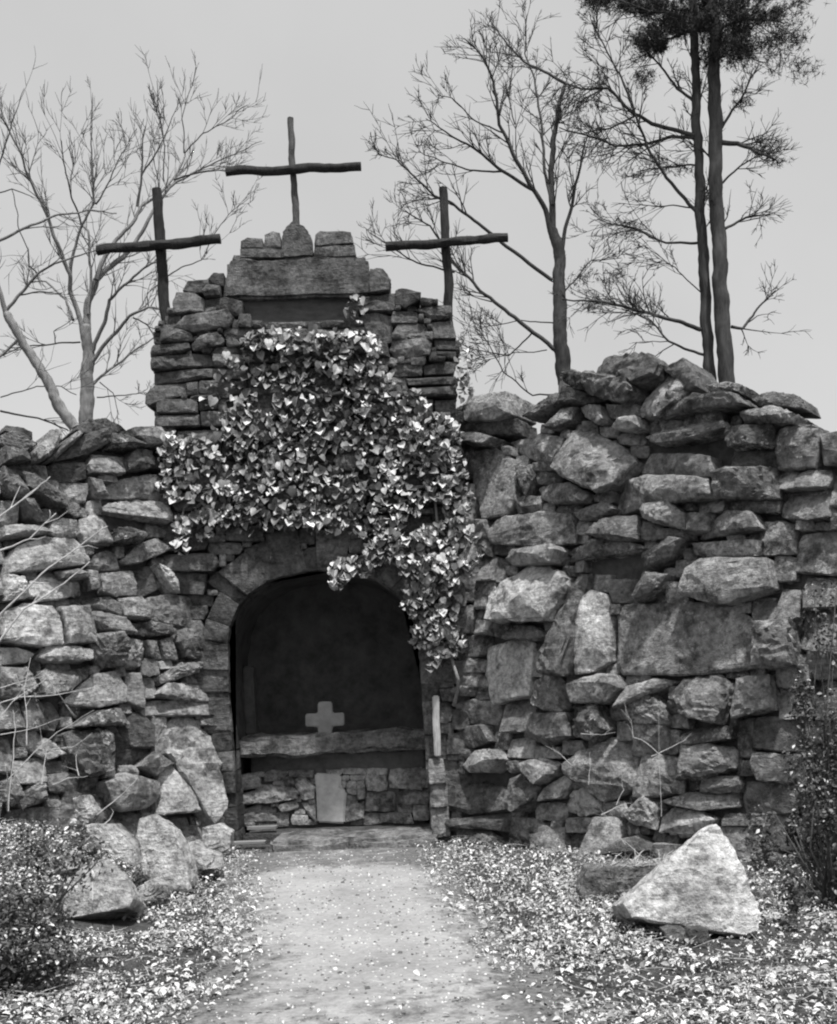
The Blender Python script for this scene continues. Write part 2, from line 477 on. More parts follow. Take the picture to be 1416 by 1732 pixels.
# --- traced outlines of the larger stones -------------------------------------------------
L1 = conv([
 [(0,165),(60,140),(120,160),(190,215),(130,255),(60,230),(0,200)], [(20,135),(50,95),(150,105),(190,130),(190,200),(120,158),(60,136)],
 [(0,240),(60,250),(145,270),(150,310),(80,300),(0,330)], [(160,270),(290,130),(350,125),(330,190),(240,300),(170,320)],
 [(250,310),(420,150),(460,150),(400,210),(300,300)], [(430,130),(500,70),(620,60),(740,120),(690,185),(610,150),(600,122),(460,150)],
 [(330,290),(460,165),(590,135),(605,205),(500,262),(420,280)], [(615,155),(700,185),(790,240),(700,238),(612,225)],
 [(740,125),(880,130),(895,230),(810,235),(745,180)], [(500,330),(530,270),(740,265),(690,310),(690,380),(640,355),(510,375)],
 [(750,250),(840,260),(850,330),(840,350),(770,360),(705,370),(705,320)], [(848,275),(900,290),(910,360),(860,350)],
 [(290,320),(480,310),(490,400),(430,420),(320,410),(270,380)], [(500,400),(560,420),(580,520),(530,500)],
 [(585,500),(640,430),(760,395),(870,390),(920,450),(920,530),(800,515),(690,510)],
 [(580,580),(640,540),(760,522),(900,540),(935,580),(935,660),(850,622),(790,600),(720,557),(640,563)],
 [(0,350),(60,380),(110,450),(150,510),(100,520),(30,500),(0,440)], [(110,390),(200,410),(300,500),(355,540),(345,580),(280,560),(200,500),(130,470)],
 [(365,550),(430,540),(510,590),(490,620),(410,625),(360,590)], [(100,540),(160,540),(210,620),(200,665),(140,630)],
 [(290,660),(340,640),(430,645),(440,730),(320,745),(270,720)], [(452,640),(540,610),(590,630),(600,700),(620,780),(470,775),(446,720)],
 [(0,690),(100,680),(200,690),(265,728),(150,745),(0,748)], [(30,880),(90,800),(200,760),(390,765),(440,810),(470,880),(460,900),(250,905),(20,950)],
 [(640,700),(715,700),(735,760),(700,785),(622,778)], [(722,700),(800,740),(780,768),(735,760)],
 [(692,870),(790,782),(900,745),(940,760),(970,805),(880,840),(800,880),(720,890)], [(500,900),(540,840),(610,815),(660,840),(685,920),(540,925)],
 [(570,950),(740,935),(765,1010),(760,1070),(650,1078),(580,1050)], [(772,912),(860,898),(895,960),(925,1020),(830,1070),(780,1050)],
 [(872,900),(940,930),(990,990),(1005,1060),(960,1050),(905,970)], [(140,1080),(160,1000),(230,968),(330,988),(470,985),(470,1060),(380,1080),(230,1100)],
 [(0,970),(110,980),(135,1040),(120,1095),(0,1110)], [(300,940),(420,930),(480,960),(460,980),(330,980)],
 [(485,970),(550,980),(555,1035),(500,1045)], [(480,1080),(620,1078),(675,1130),(675,1188),(560,1150),(490,1130)],
 [(660,1092),(780,1090),(830,1150),(820,1210),(695,1190)], [(840,1150),(850,1090),(960,1065),(1100,1085),(1130,1180),(1060,1250),(960,1215),(850,1205)],
 [(10,1170),(110,1135),(270,1145),(300,1200),(325,1355),(210,1360),(100,1320),(0,1330)], [(315,1150),(470,1145),(490,1220),(505,1340),(360,1350),(338,1260)],
 [(480,1170),(560,1160),(700,1205),(745,1290),(660,1290),(560,1260)], [(760,1230),(860,1220),(950,1250),(980,1290),(860,1300),(770,1290)],
 [(1000,1280),(1090,1260),(1190,1280),(1225,1400),(1180,1440),(1040,1420),(992,1340)], [(0,1370),(100,1370),(195,1400),(150,1450),(0,1465)],
 [(210,1430),(250,1370),(400,1370),(490,1400),(480,1445),(260,1455)], [(830,1330),(890,1330),(930,1430),(860,1410)],
 [(910,1330),(972,1310),(988,1390),(1000,1440),(940,1430)], [(520,1300),(660,1293),(700,1350),(690,1470),(580,1480),(500,1420)],
 [(710,1320),(810,1330),(820,1420),(800,1480),(712,1470)]], 0, 690, 3.371)
L2 = conv([
 [(720,150),(820,90),(910,90),(890,130),(740,178)], [(710,230),(770,180),(900,180),(1030,230),(980,265),(900,245),(800,250)],
 [(290,260),(350,200),(430,140),(520,125),(565,190),(562,260),(440,285),(340,275)], [(575,130),(640,130),(655,260),(650,295),(578,255)],
 [(310,385),(420,315),(540,295),(565,370),(440,378)], [(575,312),(650,312),(700,370),(690,470),(600,468),(535,400)],
 [(270,420),(420,392),(490,410),(470,580),(360,600),(290,500)], [(500,410),(530,412),(685,482),(640,545),(490,560)],
 [(770,380),(830,320),(900,345),(960,420),(990,520),(1000,760),(940,830),(890,700),(850,600),(780,500)],
 [(705,770),(740,560),(800,560),(820,640),(868,690),(882,760),(720,775)], [(690,492),(790,545),(735,560),(700,600),(620,560)],
 [(450,640),(540,595),(715,622),(715,690),(640,750),(530,760),(470,720)], [(70,720),(130,640),(190,640),(200,710),(100,750)],
 [(0,630),(50,610),(75,700),(30,740),(0,720)], [(80,400),(160,400),(230,450),(285,500),(210,525),(100,460)],
 [(105,300),(125,260),(250,262),(285,330),(240,398),(110,390)], [(0,110),(120,115),(150,200),(80,250),(0,240)],
 [(160,130),(300,120),(400,110),(390,150),(300,215),(180,240)]], 0, 1090, 2.6976)
R1 = conv([
 [(95,290),(120,255),(280,230),(285,320),(230,350),(110,355)], [(45,300),(93,282),(106,350),(60,390)],
 [(62,392),(110,362),(230,357),(285,335),(290,400),(140,412)],
 [(635,145),(660,60),(720,50),(790,75),(900,60),(960,110),(950,160),(840,190),(740,170)], [(965,122),(1060,80),(1100,130),(1110,200),(1060,215),(1000,150)],
 [(500,150),(540,135),(680,150),(820,180),(840,230),(800,280),(720,260),(640,225),(540,188)], [(530,195),(640,232),(695,258),(620,280),(520,272)],
 [(842,300),(920,152),(1010,147),(1050,192),(1040,270),(960,330),(870,330)], [(920,345),(970,300),(1110,245),(1290,240),(1340,290),(1130,290),(1060,325)],
 [(880,420),(960,395),(1100,375),(1240,360),(1260,390),(1080,410),(1050,440),(940,450)], [(760,390),(790,345),(860,340),(875,385),(830,400)],
 [(470,390),(520,297),(575,290),(560,350),(510,385)], [(582,284),(690,284),(720,350),(690,372),(622,335)],
 [(340,330),(430,270),(498,225),(508,270),(420,322)], [(240,430),(400,402),(520,430),(500,500),(470,530),(390,525),(300,480)],
 [(480,560),(520,485),(560,398),(640,402),(770,460),(825,530),(760,635),(690,668),(560,608)], [(830,560),(880,490),(1000,490),(1170,512),(1190,596),(1000,606),(860,588)],
 [(740,660),(800,612),(900,594),(1100,608),(1190,630),(1200,690),(1010,705),(950,682),(860,738),(722,755)],
 [(400,650),(440,630),(560,630),(650,680),(630,710),(460,715),(415,690)], [(100,480),(200,472),(288,530),(298,700),(250,755),(150,775),(110,640)],
 [(302,560),(370,542),(390,590),(350,680),(312,620)], [(175,830),(240,778),(400,758),(540,762),(560,830),(560,888),(420,903),(200,890)],
 [(570,760),(700,708),(748,742),(680,778),(600,788)], [(700,782),(840,772),(860,880),(760,880),(652,858)],
 [(870,742),(900,722),(1000,717),(1070,770),(1060,830),(980,812),(900,790)], [(1080,760),(1180,760),(1178,838),(1090,850)],
 [(1110,865),(1180,802),(1250,748),(1360,760),(1400,830),(1210,852),(1150,872)], [(1222,600),(1270,572),(1450,560),(1460,690),(1230,700)],
 [(1258,482),(1450,475),(1455,556),(1262,562)], [(270,960),(300,922),(510,912),(528,932),(510,985),(400,985),(310,990)],
 [(532,934),(660,864),(800,884),(880,917),(830,922),(700,902),(640,950),(540,970)], [(872,940),(1000,872),(1056,882),(1010,960),(930,1008),(882,990)],
 [(1082,892),(1380,882),(1380,950),(1180,968),(1100,940)], [(1260,382),(1450,372),(1450,462),(1262,470)], [(40,412),(130,402),(232,432),(200,460),(60,452)],
 [(1300,300),(1450,290),(1560,330),(1540,365),(1320,362)], [(1180,215),(1260,190),(1330,205),(1320,236),(1200,238)], [(1350,250),(1440,215),(1540,235),(1560,285),(1400,285)]], 760, 580, 2.622)
R2 = conv([
 [(255,280),(290,222),(380,148),(480,152),(560,200),(548,260),(500,370),(330,370),(275,375)], [(300,450),(330,387),(420,402),(468,440),(400,458)],
 [(550,345),(560,222),(590,168),(640,192),(618,280),(594,440),(580,595),(480,590),(500,420)], [(602,300),(660,252),(720,272),(738,420),(742,540),(680,578),(606,596),(602,450)],
 [(768,345),(792,307),(1000,302),(1240,320),(1310,370),(1340,560),(1260,578),(1080,598),(800,590),(772,560)], [(852,270),(910,177),(990,187),(960,240),(870,290)],
 [(1052,260),(1080,162),(1130,122),(1400,120),(1420,240),(1250,300),(1130,290)], [(210,490),(330,452),(400,470),(390,680),(300,700),(240,718),(215,600)],
 [(398,640),(450,604),(520,614),(556,650),(556,738),(480,756),(402,718)], [(565,640),(700,600),(770,604),(800,660),(740,718),(600,718)],
 [(797,740),(830,652),(920,617),(1010,627),(960,658),(880,676)], [(802,762),(860,692),(910,687),(960,740),(975,810),(880,780),(820,800)],
 [(1012,680),(1040,622),(1190,600),(1240,640),(1220,760),(1200,800),(1060,770)], [(1010,860),(1060,822),(1250,817),(1250,868),(1110,888),(1020,888)],
 [(20,900),(90,822),(200,812),(238,880),(120,913)], [(582,732),(700,732),(738,830),(680,878),(592,850)],
 [(402,762),(560,762),(588,860),(480,898),(392,860)], [(110,522),(198,540),(198,588),(60,598)], [(165,105),(250,105),(250,205),(165,205)],
 [(150,208),(250,210),(250,320),(150,320)], [(160,325),(240,325),(235,430),(170,430)], [(1350,380),(1500,370),(1520,560),(1370,570)],
 [(60,660),(160,652),(150,690),(60,692)], [(1260,620),(1400,600),(1420,740),(1260,780)]], 740, 900, 2.484)
R3 = conv([
 [(150,225),(220,167),(300,162),(330,200),(280,250),(200,250)], [(100,380),(140,322),(220,292),(335,322),(330,400),(200,420)], [(110,440),(330,412),(336,488),(120,468)],
 [(347,380),(352,282),(420,242),(468,280),(456,356),(400,408)], [(462,362),(480,312),(560,262),(588,282),(550,350)], [(402,222),(480,192),(560,222),(540,258),(480,298),(440,250)],
 [(592,220),(640,172),(740,122),(800,122),(840,200),(840,318),(720,366),(654,290),(604,260)], [(560,400),(590,332),(640,312),(698,372),(698,408),(620,428)],
 [(807,420),(840,382),(890,347),(946,400),(938,478),(850,453)], [(952,430),(1000,392),(1100,412),(1158,440),(1120,488),(1030,508),(952,488)],
 [(1052,160),(1140,142),(1238,162),(1238,230),(1130,268),(1042,278)], [(962,370),(1060,332),(1230,332),(1238,388),(1100,403)], [(682,432),(788,432),(798,600),(672,600)],
 [(352,432),(450,442),(528,500),(420,528),(342,500)], [(722,580),(790,522),(860,502),(928,540),(928,580)], [(105,500),(150,467),(240,482),(330,540),(200,560),(110,520)],
 [(442,502),(558,472),(568,608),(462,600)]], 720, 1200, 2.36)

LREG = [(-170, 790), (-60, 745), (0, 738), (60, 765), (150, 718), (290, 745), (300, 860), (300, 950), (335, 1080), (372, 1175), (362, 1300), (386, 1425), (300, 1450), (100, 1480), (-170, 1500)]
RREG = [(779, 738), (880, 735), (930, 710), (1000, 668), (1080, 672), (1180, 690), (1280, 705), (1416, 722), (1620, 755), (1640, 1560), (1280, 1510), (1000, 1465), (757, 1425), (772, 1250), (786, 1120), (740, 1050), (735, 720)]

def inset(region, d):
    c = np.mean(np.array(region), 0)
    return [(x + d * np.sign(c[0] - x), y + d * np.sign(c[1] - y)) for x, y in region]

def core_outline(reg, top):
    return [(x, y + (top if y < 900 else 0)) for x, y in reg]

bright = {}
def wing(label, plane, region, traced, voids, lo, hi, base, pale, dark, flat=()):
    w = empty('rubble_wall', base, label, 'wall')
    core_slab(w, core_outline(region, 34), plane, 0.12, 1.0, M_CORE)
    fl = fill(region, traced, voids, sizes=((60, 120, 48, 84, 9, 8), (40, 80, 28, 54, 6, 6), (24, 50, 20, 36, 6, 5)), tries=(500, 1500, 900))
    for k, p in enumerate(list(traced) + fl):
        P3 = [plane.hit(x, y) for x, y in p]
        cy = np.mean([y for x, y in p]); cx = np.mean([x for x, y in p])
        alb = random.uniform(lo, hi)
        lich = random.choice((0.2, 0.5, 0.8, 1.0))
        am = 1.0; sl = (random.uniform(-0.32, 0.32), random.uniform(-0.5, 0.25))
        isf = k >= len(traced)
        if k in pale: alb = random.uniform(0.34, 0.48); lich = 1.0
        if k in dark: alb = random.uniform(0.07, 0.12); lich = 0.1  # low albedo paints shade onto the set-back stones
        if k in flat: alb = max(alb, 0.24); am = 0.25; sl = (random.uniform(-0.03, 0.03), random.uniform(-0.08, 0.0))
        pr = random.uniform(-0.06, 0.04) if isf else random.uniform(0.0, 0.22) - (0.08 if k in dark else 0)
        stone('stone', w, P3, plane.n, plane.e1, plane.e2, prot=pr, depth=0.42, alb=alb, lich=min(1, lich), seg=20 if isf else 32,
              slope=sl, grow=1.05, amp=am)
    return w

LW = wing('tall rubble wall of pale split stone flaring left of the arch', PL, LREG, L1 + L2,
          conv([[(600,600),(680,565),(780,605),(850,650),(800,690),(640,690)]], 0, 690, 3.371), 0.09, 0.32, (-2.9, 11.4, 0), {20, 21, 23, 30, 31, 32, 38, 39, 43, 44, 50, 51, 58, 63}, {1, 6, 12, 29, 54, 56}, {38, 39, 23, 28, 51})
RW = wing('tall rubble wall of darker split stone flaring right of the arch', PR, RREG, R1 + R2 + R3,
          conv([[(1095,425),(1250,408),(1245,640),(1205,640),(1195,510),(1100,480)], [(905,455),(1090,415),(1100,478),(920,480)], [(600,960),(700,905),(830,925),(870,1000),(760,1040),(640,1010)]], 760, 580, 2.622)
          + conv([[(340,250),(340,340),(100,310),(120,260)]], 720, 1200, 2.36), 0.11, 0.30, (1.5, 11.0, 0), {38, 41, 45, 62, 66, 69, 70, 71}, {1, 2, 3, 4, 6, 28, 63, 64}, {42, 45, 44, 41, 21, 0, 10, 19})

# ------------------------------------------------------------------ the grotto
GR = empty('stone_grotto', (-1.25, T0 + 0.6, 0), 'tall stone grotto with dark arched niche and stepped top under three crosses', 'grotto')
TW = conv([
 [(195,370),(215,330),(300,320),(310,350),(270,376),(240,380)], [(300,320),(320,295),(360,295),(360,350),(314,348)], [(275,378),(302,352),(350,357),(350,395),(290,400)],
 [(155,430),(170,380),(240,382),(283,410),(280,460),(170,470)], [(285,412),(370,402),(440,420),(440,470),(408,480),(380,448),(290,440)],
 [(165,530),(210,482),(380,452),(405,490),(380,530),(290,520),(240,545)], [(110,520),(160,512),(230,552),(240,580),(110,590)],
 [(65,610),(75,600),(220,592),(225,612),(200,627),(65,645)], [(235,600),(270,562),(340,547),(368,577),(360,600),(240,620)], [(372,572),(420,577),(440,600),(380,605)],
 [(70,652),(200,637),(320,632),(320,680),(200,690),(70,700)], [(75,710),(230,697),(320,692),(320,730),(180,745),(75,755)], [(325,642),(450,642),(450,688),(330,688)],
 [(325,697),(460,697),(455,738),(324,742)], [(45,800),(80,762),(205,752),(207,800),(160,813),(80,818),(60,850),(45,840)], [(212,757),(260,752),(260,803),(215,805)],
 [(270,752),(430,747),(440,800),(270,803)], [(90,827),(256,822),(256,880),(95,880)], [(262,822),(390,822),(400,862),(265,866)], [(85,890),(263,887),(266,932),(85,935)],
 [(272,877),(400,872),(410,930),(275,932)],
 [(930,470),(1000,462),(1058,472),(1058,560),(950,550)], [(1065,550),(1080,512),(1190,502),(1210,540),(1180,555)], [(1050,620),(1062,582),(1190,572),(1220,600),(1210,640),(1120,653),(1060,640)],
 [(1072,372),(1100,365),(1175,385),(1170,415),(1110,445),(1072,430)], [(920,402),(1068,378),(1068,455),(920,457)], [(1155,452),(1220,432),(1300,432),(1300,480),(1220,490)],
 [(1220,502),(1300,492),(1320,550),(1320,568),(1230,568)], [(1230,577),(1335,577),(1338,613),(1240,613)], [(1240,622),(1320,627),(1320,655),(1240,647)],
 [(1040,712),(1080,677),(1180,682),(1180,723),(1080,728)], [(1187,682),(1290,662),(1320,672),(1310,715),(1192,718)], [(1120,737),(1320,727),(1325,758),(1130,763)],
 [(1125,782),(1310,767),(1325,808),(1140,813)], [(1150,827),(1223,822),(1226,880),(1150,875)], [(1234,822),(1320,822),(1320,880),(1237,880)],
 [(968,282),(1020,280),(1025,320),(1050,330),(1045,372),(968,385)], [(1000,580),(1038,590),(1048,650),(1000,640)]], 230, 340, 2.441)
# arch opening, traced at the front plane
ARCH_PX = [(404, 1432), (398, 1330), (386, 1180), (382, 1100), (388, 1060), (402, 1025), (428, 995), (462, 977), (505, 967), (548, 963), (592, 966), (634, 978), (668, 1000), (692, 1030), (705, 1065), (711, 1110), (716, 1200), (724, 1330), (732, 1432)]
TREG = [(262, 560), (300, 505), (345, 470), (380, 500), (440, 545), (600, 545), (640, 500), (700, 495), (765, 520), (778, 720), (803, 1428), (735, 1432)] + ARCH_PX[::-1] + [(300, 1432), (265, 740), (258, 640)]
archc = np.array([548, 1110])
def ring_stones():
    res = []
    A = np.array([PT.hit(*p)[[0, 2]] for p in ARCH_PX])
    L = np.concatenate([[0], np.cumsum(np.linalg.norm(np.diff(A, axis=0), axis=1))])
    s = 0.02
    cen = PT.hit(548, 1110)[[0, 2]]
    while s < L[-1] - 0.12:
        w = random.uniform(0.12, 0.30); w = min(w, L[-1] - s)
        a = np.array([np.interp(s, L, A[:, k]) for k in (0, 1)]); b = np.array([np.interp(s + w, L, A[:, k]) for k in (0, 1)])
        d = random.uniform(0.18, 0.5)
        def outw(p):
            v = p - np.array([cen[0], max(min(p[1], cen[1] - 0.05), 0)]); return v / np.linalg.norm(v)
        g = 0.004
        t = (b - a) / np.linalg.norm(b - a)
        q = [a + t * g, b - t * g, b - t * g + outw(b) * d, a + t * g + outw(a) * d]
        res.append([np.array([x, T0, z]) for x, z in q])
        s += w
    return res
def topx(P):
    r = (P - CAM); u, w = r[0] / r[1] * F, r[2] / r[1] * F
    return (CX + u * cr - w * sr, CY - (u * sr + w * cr))
RS = ring_stones()
for q in RS:
    o = stone('arch_stone', GR, q, PT.n, PT.e1, PT.e2, prot=random.uniform(-0.03, 0.05), depth=0.55, alb=random.uniform(0.07, 0.16), lich=0.08, mat=M_TOWER, seg=22, amp=0.3, slope=(0, -0.03))
RSpx = [[topx(p) for p in q] for q in RS]
FT = fill(TREG, TW + RSpx, sizes=((60, 130, 24, 46, 6, 4), (36, 80, 18, 36, 4, 3), (16, 44, 14, 30, 3, 3)))
for k, p in enumerate(TW + FT):
    P3 = [PT.hit(x, y) for x, y in p]
    cy = np.mean([y for x, y in p])
    alb = random.uniform(0.08, 0.19)
    stone('stone', GR, P3, PT.n, PT.e1, PT.e2, prot=random.uniform(-0.01, 0.09), depth=0.45 if cy > 560 else 0.7, alb=alb, lich=random.choice((0.0, 0.1, 0.3)),
          mat=M_TOWER, seg=20, amp=0.6, slope=(random.uniform(-0.15, 0.15), random.uniform(-0.28, 0.05)))

def grotto_core():
    outer = [(300, 1445), (285, 1000), (276, 740), (274, 600), (306, 520), (350, 488), (384, 458), (614, 452), (655, 500), (700, 508), (755, 535), (764, 720), (788, 1445)]
    o2 = [PT.hit(*p) for p in outer]; a2 = [PT.hit(*p) for p in ARCH_PX]
    o2 = [np.array([p[0], 0, max(p[2], -0.15) if p[2] > 0.2 else -0.15]) for p in o2]
    a2 = [np.array([p[0], 0, p[2] if p[2] > 0.2 else -0.15]) for p in a2]
    sh = []
    cen = PT.hit(548, 1110)
    for p in a2:   # the core's mouth stands a little back from the ring stones
        v = np.array([p[0] - cen[0], 0, max(p[2] - cen[2], 0)]); v /= max(np.linalg.norm(v), 1e-6)
        sh.append(p + v * 0.05)
    loop = o2 + sh[::-1]
    m = len(loop); yf, yb = T0 + 0.13, T0 + 2.0
    bm = bmesh.new()
    fv = [bm.verts.new((p[0], yf, p[2])) for p in loop]; bv = [bm.verts.new((p[0], yb, p[2])) for p in loop]
    f1 = bm.faces.new(fv); f2 = bm.faces.new(bv[::-1])
    for i in range(m):
        j = (i + 1) % m
        bm.faces.new((fv[i], bv[i], bv[j], fv[j]))
    bmesh.ops.triangulate(bm, faces=bm.faces[:], ngon_method='EAR_CLIP')
    bmesh.ops.recalc_face_normals(bm, faces=bm.faces[:])
    bm.verts.index_update()
    vs = [tuple(v.co) for v in bm.verts]; fs = [tuple(v.index for v in f.verts) for f in bm.faces]
    bm.free()
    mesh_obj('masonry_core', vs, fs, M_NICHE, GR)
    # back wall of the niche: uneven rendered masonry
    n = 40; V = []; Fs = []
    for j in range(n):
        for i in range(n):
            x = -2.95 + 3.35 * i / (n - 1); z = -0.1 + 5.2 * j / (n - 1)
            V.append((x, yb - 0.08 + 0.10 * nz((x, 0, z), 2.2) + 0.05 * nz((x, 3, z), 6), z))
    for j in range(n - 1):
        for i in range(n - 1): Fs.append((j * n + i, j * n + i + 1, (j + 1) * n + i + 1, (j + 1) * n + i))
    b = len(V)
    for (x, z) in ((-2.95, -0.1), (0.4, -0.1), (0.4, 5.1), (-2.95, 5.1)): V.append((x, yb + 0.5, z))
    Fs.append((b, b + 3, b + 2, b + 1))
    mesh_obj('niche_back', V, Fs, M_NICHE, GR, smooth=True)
grotto_core()

def cut_block(name, parent, px, Yf, thick, mat, bev=0.02, jit=0.012, sub=7):
    """a dressed block: px outline at distance Yf, extruded straight back, worn edges"""
    P = [at(x, y, Yf) for x, y in px]
    bm = bmesh.new()
    fv = [bm.verts.new(tuple(p)) for p in P]; bv = [bm.verts.new((p[0], p[1] + thick, p[2])) for p in P]
    bm.faces.new(fv); bm.faces.new(bv[::-1])
    m = len(P)
    for i in range(m):
        j = (i + 1) % m; bm.faces.new((fv[i], bv[i], bv[j], fv[j]))
    bmesh.ops.recalc_face_normals(bm, faces=bm.faces[:])
    bmesh.ops.bevel(bm, geom=bm.edges[:], offset=bev, segments=2, affect='EDGES', clamp_overlap=True)
    bmesh.ops.triangulate(bm, faces=[f for f in bm.faces if len(f.verts) > 4])
    for it in range(2):
        es = [e for e in bm.edges if e.calc_length() > 0.12]
        bmesh.ops.subdivide_edges(bm, edges=es, cuts=1 if it else 3, use_grid_fill=True)
    for v in bm.verts:
        c = v.co
        v.co = c + Vector((nz(c, 4), nz(c, 4, 5), nz(c, 4, 9))) * jit + Vector((nz(c, 13), nz(c, 13, 5), nz(c, 13, 9))) * jit * 0.5
    bm.verts.index_update()
    vs = [tuple(v.co) for v in bm.verts]; fs = [tuple(v.index for v in f.verts) for f in bm.faces]
    bm.free()
    o = mesh_obj(name, vs, fs, mat, parent, smooth=True, sharp=40)
    return o

tz = lambda pts: conv([pts], 230, 340, 2.441)[0]
def tint(o, v, l):
    o.color = (v, v, v, l); return o
tint(cut_block('cap_slab', GR, tz([(362, 404), (372, 246), (405, 236), (660, 236), (960, 230), (966, 388)]), T0 + 0.02, 0.75, M_TOWER, bev=0.03, jit=0.03), 0.15, 0.25)
cut_block('frieze_block', GR, tz([(440, 545), (462, 418), (520, 392), (845, 392), (880, 420), (905, 545)]), T0 + 0.12, 0.6, simple_mat('dark_frieze', 0.04, 0.10, 7, 0.6, 0.012, stretch=(1, 1, 2.6)))
for pts in ([(433, 192), (435, 165), (460, 150), (520, 155), (522, 192)], [(433, 196), (598, 196), (598, 232), (433, 232)], [(528, 192), (532, 140), (560, 125), (592, 130), (597, 192)],
            [(738, 184), (742, 138), (762, 122), (885, 125), (897, 172)], [(735, 231), (740, 190), (900, 178), (907, 226)], [(398, 240), (405, 224), (429, 224), (429, 240)]):
    P3 = [at(x, y, T0 + 0.1) for x, y in tz(pts)]
    stone('top_stone', GR, P3, PT.n, PT.e1, PT.e2, prot=0.0, depth=0.45, alb=random.uniform(0.13, 0.2), lich=0.1, mat=M_TOWER, seg=24, amp=0.3, slope=(0, -0.05))
dome = [(602, 236), (600, 130), (612, 108), (630, 90), (655, 76), (682, 90), (704, 108), (720, 130), (727, 236)]
cut_block('domed_pedestal', GR, tz(dome), T0 + 0.04, 0.3, M_TOWER, bev=0.03, jit=0.022).color = (0.13, 0.13, 0.13, 0.2)
# side faces of the tower above the bank
for side, X in ((-1, TXL + 0.12), (1, TXR - 0.10)):
    n_ = np.array([side * 1.0, 0, 0]); e1_ = np.array([0, 1.0, 0]) * side; e2_ = np.array([0, 0, 1.0])
    z = 2.9
    while z < 5.2:
        h = random.uniform(0.16, 0.3); y = T0 + 0.42
        while y < T0 + 2.0:
            w = random.uniform(0.25, 0.6)
            q = [np.array([X, y + 0.015, z]), np.array([X, y + w - 0.015, z]), np.array([X, y + w - 0.03, z + h - 0.02]), np.array([X, y + 0.03, z + h - 0.02])]
            stone('side_stone', GR, q, n_, e1_, e2_, prot=random.uniform(0, 0.04), depth=0.3, alb=random.uniform(0.15, 0.28), lich=0.1, mat=M_TOWER, seg=14, amp=0.4)
            y += w
        z += h

# ------------------------------------------------------------------ step, altar and what stands in the niche
nzc = lambda pts: conv([pts], 300, 900, 2.5286)[0]
STEPZ = 0.13
def slab_box(name, parent, x0, x1, y0, y1, z0, z1, mat, jit=0.012, bev=0.02):
    bm = bmesh.new()
    vs = [bm.verts.new(p) for p in ((x0, y0, z0), (x1, y0, z0), (x1, y1, z0), (x0, y1, z0), (x0, y0, z1), (x1, y0, z1), (x1, y1, z1), (x0, y1, z1))]
    for f in box_faces(0): bm.faces.new([vs[i] for i in f])
    bmesh.ops.bevel(bm, geom=bm.edges[:], offset=bev, segments=2, affect='EDGES', clamp_overlap=True)
    for it in range(3):
        es = [e for e in bm.edges if e.calc_length() > 0.13]
        if es: bmesh.ops.subdivide_edges(bm, edges=es, cuts=2, use_grid_fill=True)
    for v in bm.verts:
        c = v.co
        v.co = c + Vector((nz(c, 3), nz(c, 3, 5), nz(c, 3, 9))) * jit + Vector((nz(c, 11), nz(c, 11, 5), nz(c, 11, 9))) * jit * 0.5
    bm.verts.index_update()
    V = [tuple(v.co) for v in bm.verts]; fs = [tuple(v.index for v in f.verts) for f in bm.faces]
    bm.free()
    return mesh_obj(name, V, fs, mat, parent, smooth=True, sharp=40)

M_STEP = simple_mat('worn_step', 0.15, 0.34, 9, 0.7, 0.02)
xs0, xs1 = at(462, 1425, 12.0)[0], at(738, 1410, 12.0)[0]
st = tint(slab_box('stone_step', None, xs0, xs1, 11.75, 12.55, -0.1, STEPZ, M_TOWER, 0.04, 0.045), 0.2, 0.5)
tag(st, 'low worn stone step at the foot of the arch', 'step')
nf = slab_box('niche_floor', None, -2.05, 0.22, 12.46, 14.05, -0.1, STEPZ - 0.012, M_SOIL, 0.015, 0.02)
tag(nf, 'earth floor inside the arched niche', 'floor', kind='structure')

AY = T0 + 0.62
AL = empty('altar', (-1.05, AY + 0.3, STEPZ), 'stone altar with thick slab over rubble front inside dark niche', 'altar')
ztop = at(550, 1241, AY)[2]; zbot = at(550, 1276, AY)[2]
tint(slab_box('altar_slab', AL, -2.12, 0.12, AY - 0.1, AY + 0.75, zbot, ztop, M_TOWER, 0.05, 0.04), 0.2, 0.5)
slab_box('altar_core', AL, -2.0, 0.05, AY + 0.14, AY + 0.7, STEPZ - 0.05, zbot + 0.01, M_NICHE, 0.02, 0.02)
PA = Plane((0, AY + 0.1, 0), (0, -1, 0))
AST = [[(270,1040),(350,1027),(358,1090),(275,1103)], [(370,1040),(400,1017),(480,1027),(440,1060),(375,1068)], [(337,1110),(352,1082),(490,1082),(520,1110),(510,1135),(400,1158),(337,1155)],
 [(270,1120),(330,1107),(330,1158),(275,1165)], [(280,1190),(340,1167),(420,1182),(425,1236),(290,1240)], [(430,1170),(510,1142),(520,1180),(450,1197)],
 [(495,1062),(540,1042),(588,1092),(586,1138),(540,1145)], [(532,1160),(592,1160),(594,1236),(556,1205)], [(722,1172),(800,1152),(800,1222),(722,1236)], [(762,1062),(800,1060),(805,1140),(772,1142)]]
PED = nzc([(590, 1032), (702, 1040), (698, 1090), (722, 1112), (714, 1246), (600, 1246)])
ast = [nzc(p) for p in AST]
areg = [(402, 1306), (722, 1296), (728, 1392), (408, 1398)]
for k, p in enumerate(ast + fill(areg, ast + [PED], sizes=((30, 60, 24, 40, 4, 4), (16, 40, 14, 30, 3, 3)), tries=(200, 500))):
    a = 0.25 if k != 6 else 0.6
    stone('stone', AL, [PA.hit(x, y) for x, y in p], PA.n, PA.e1, PA.e2, prot=random.uniform(0, 0.05), depth=0.2, alb=random.uniform(0.8, 1.25) * a, lich=0.25, mat=M_TOWER, seg=20, amp=0.8)
o = cut_block('pedestal', AL, PED, AY + 0.02, 0.3, simple_mat('pale_pedestal', 0.3, 0.52, 9, 0.5, 0.012))
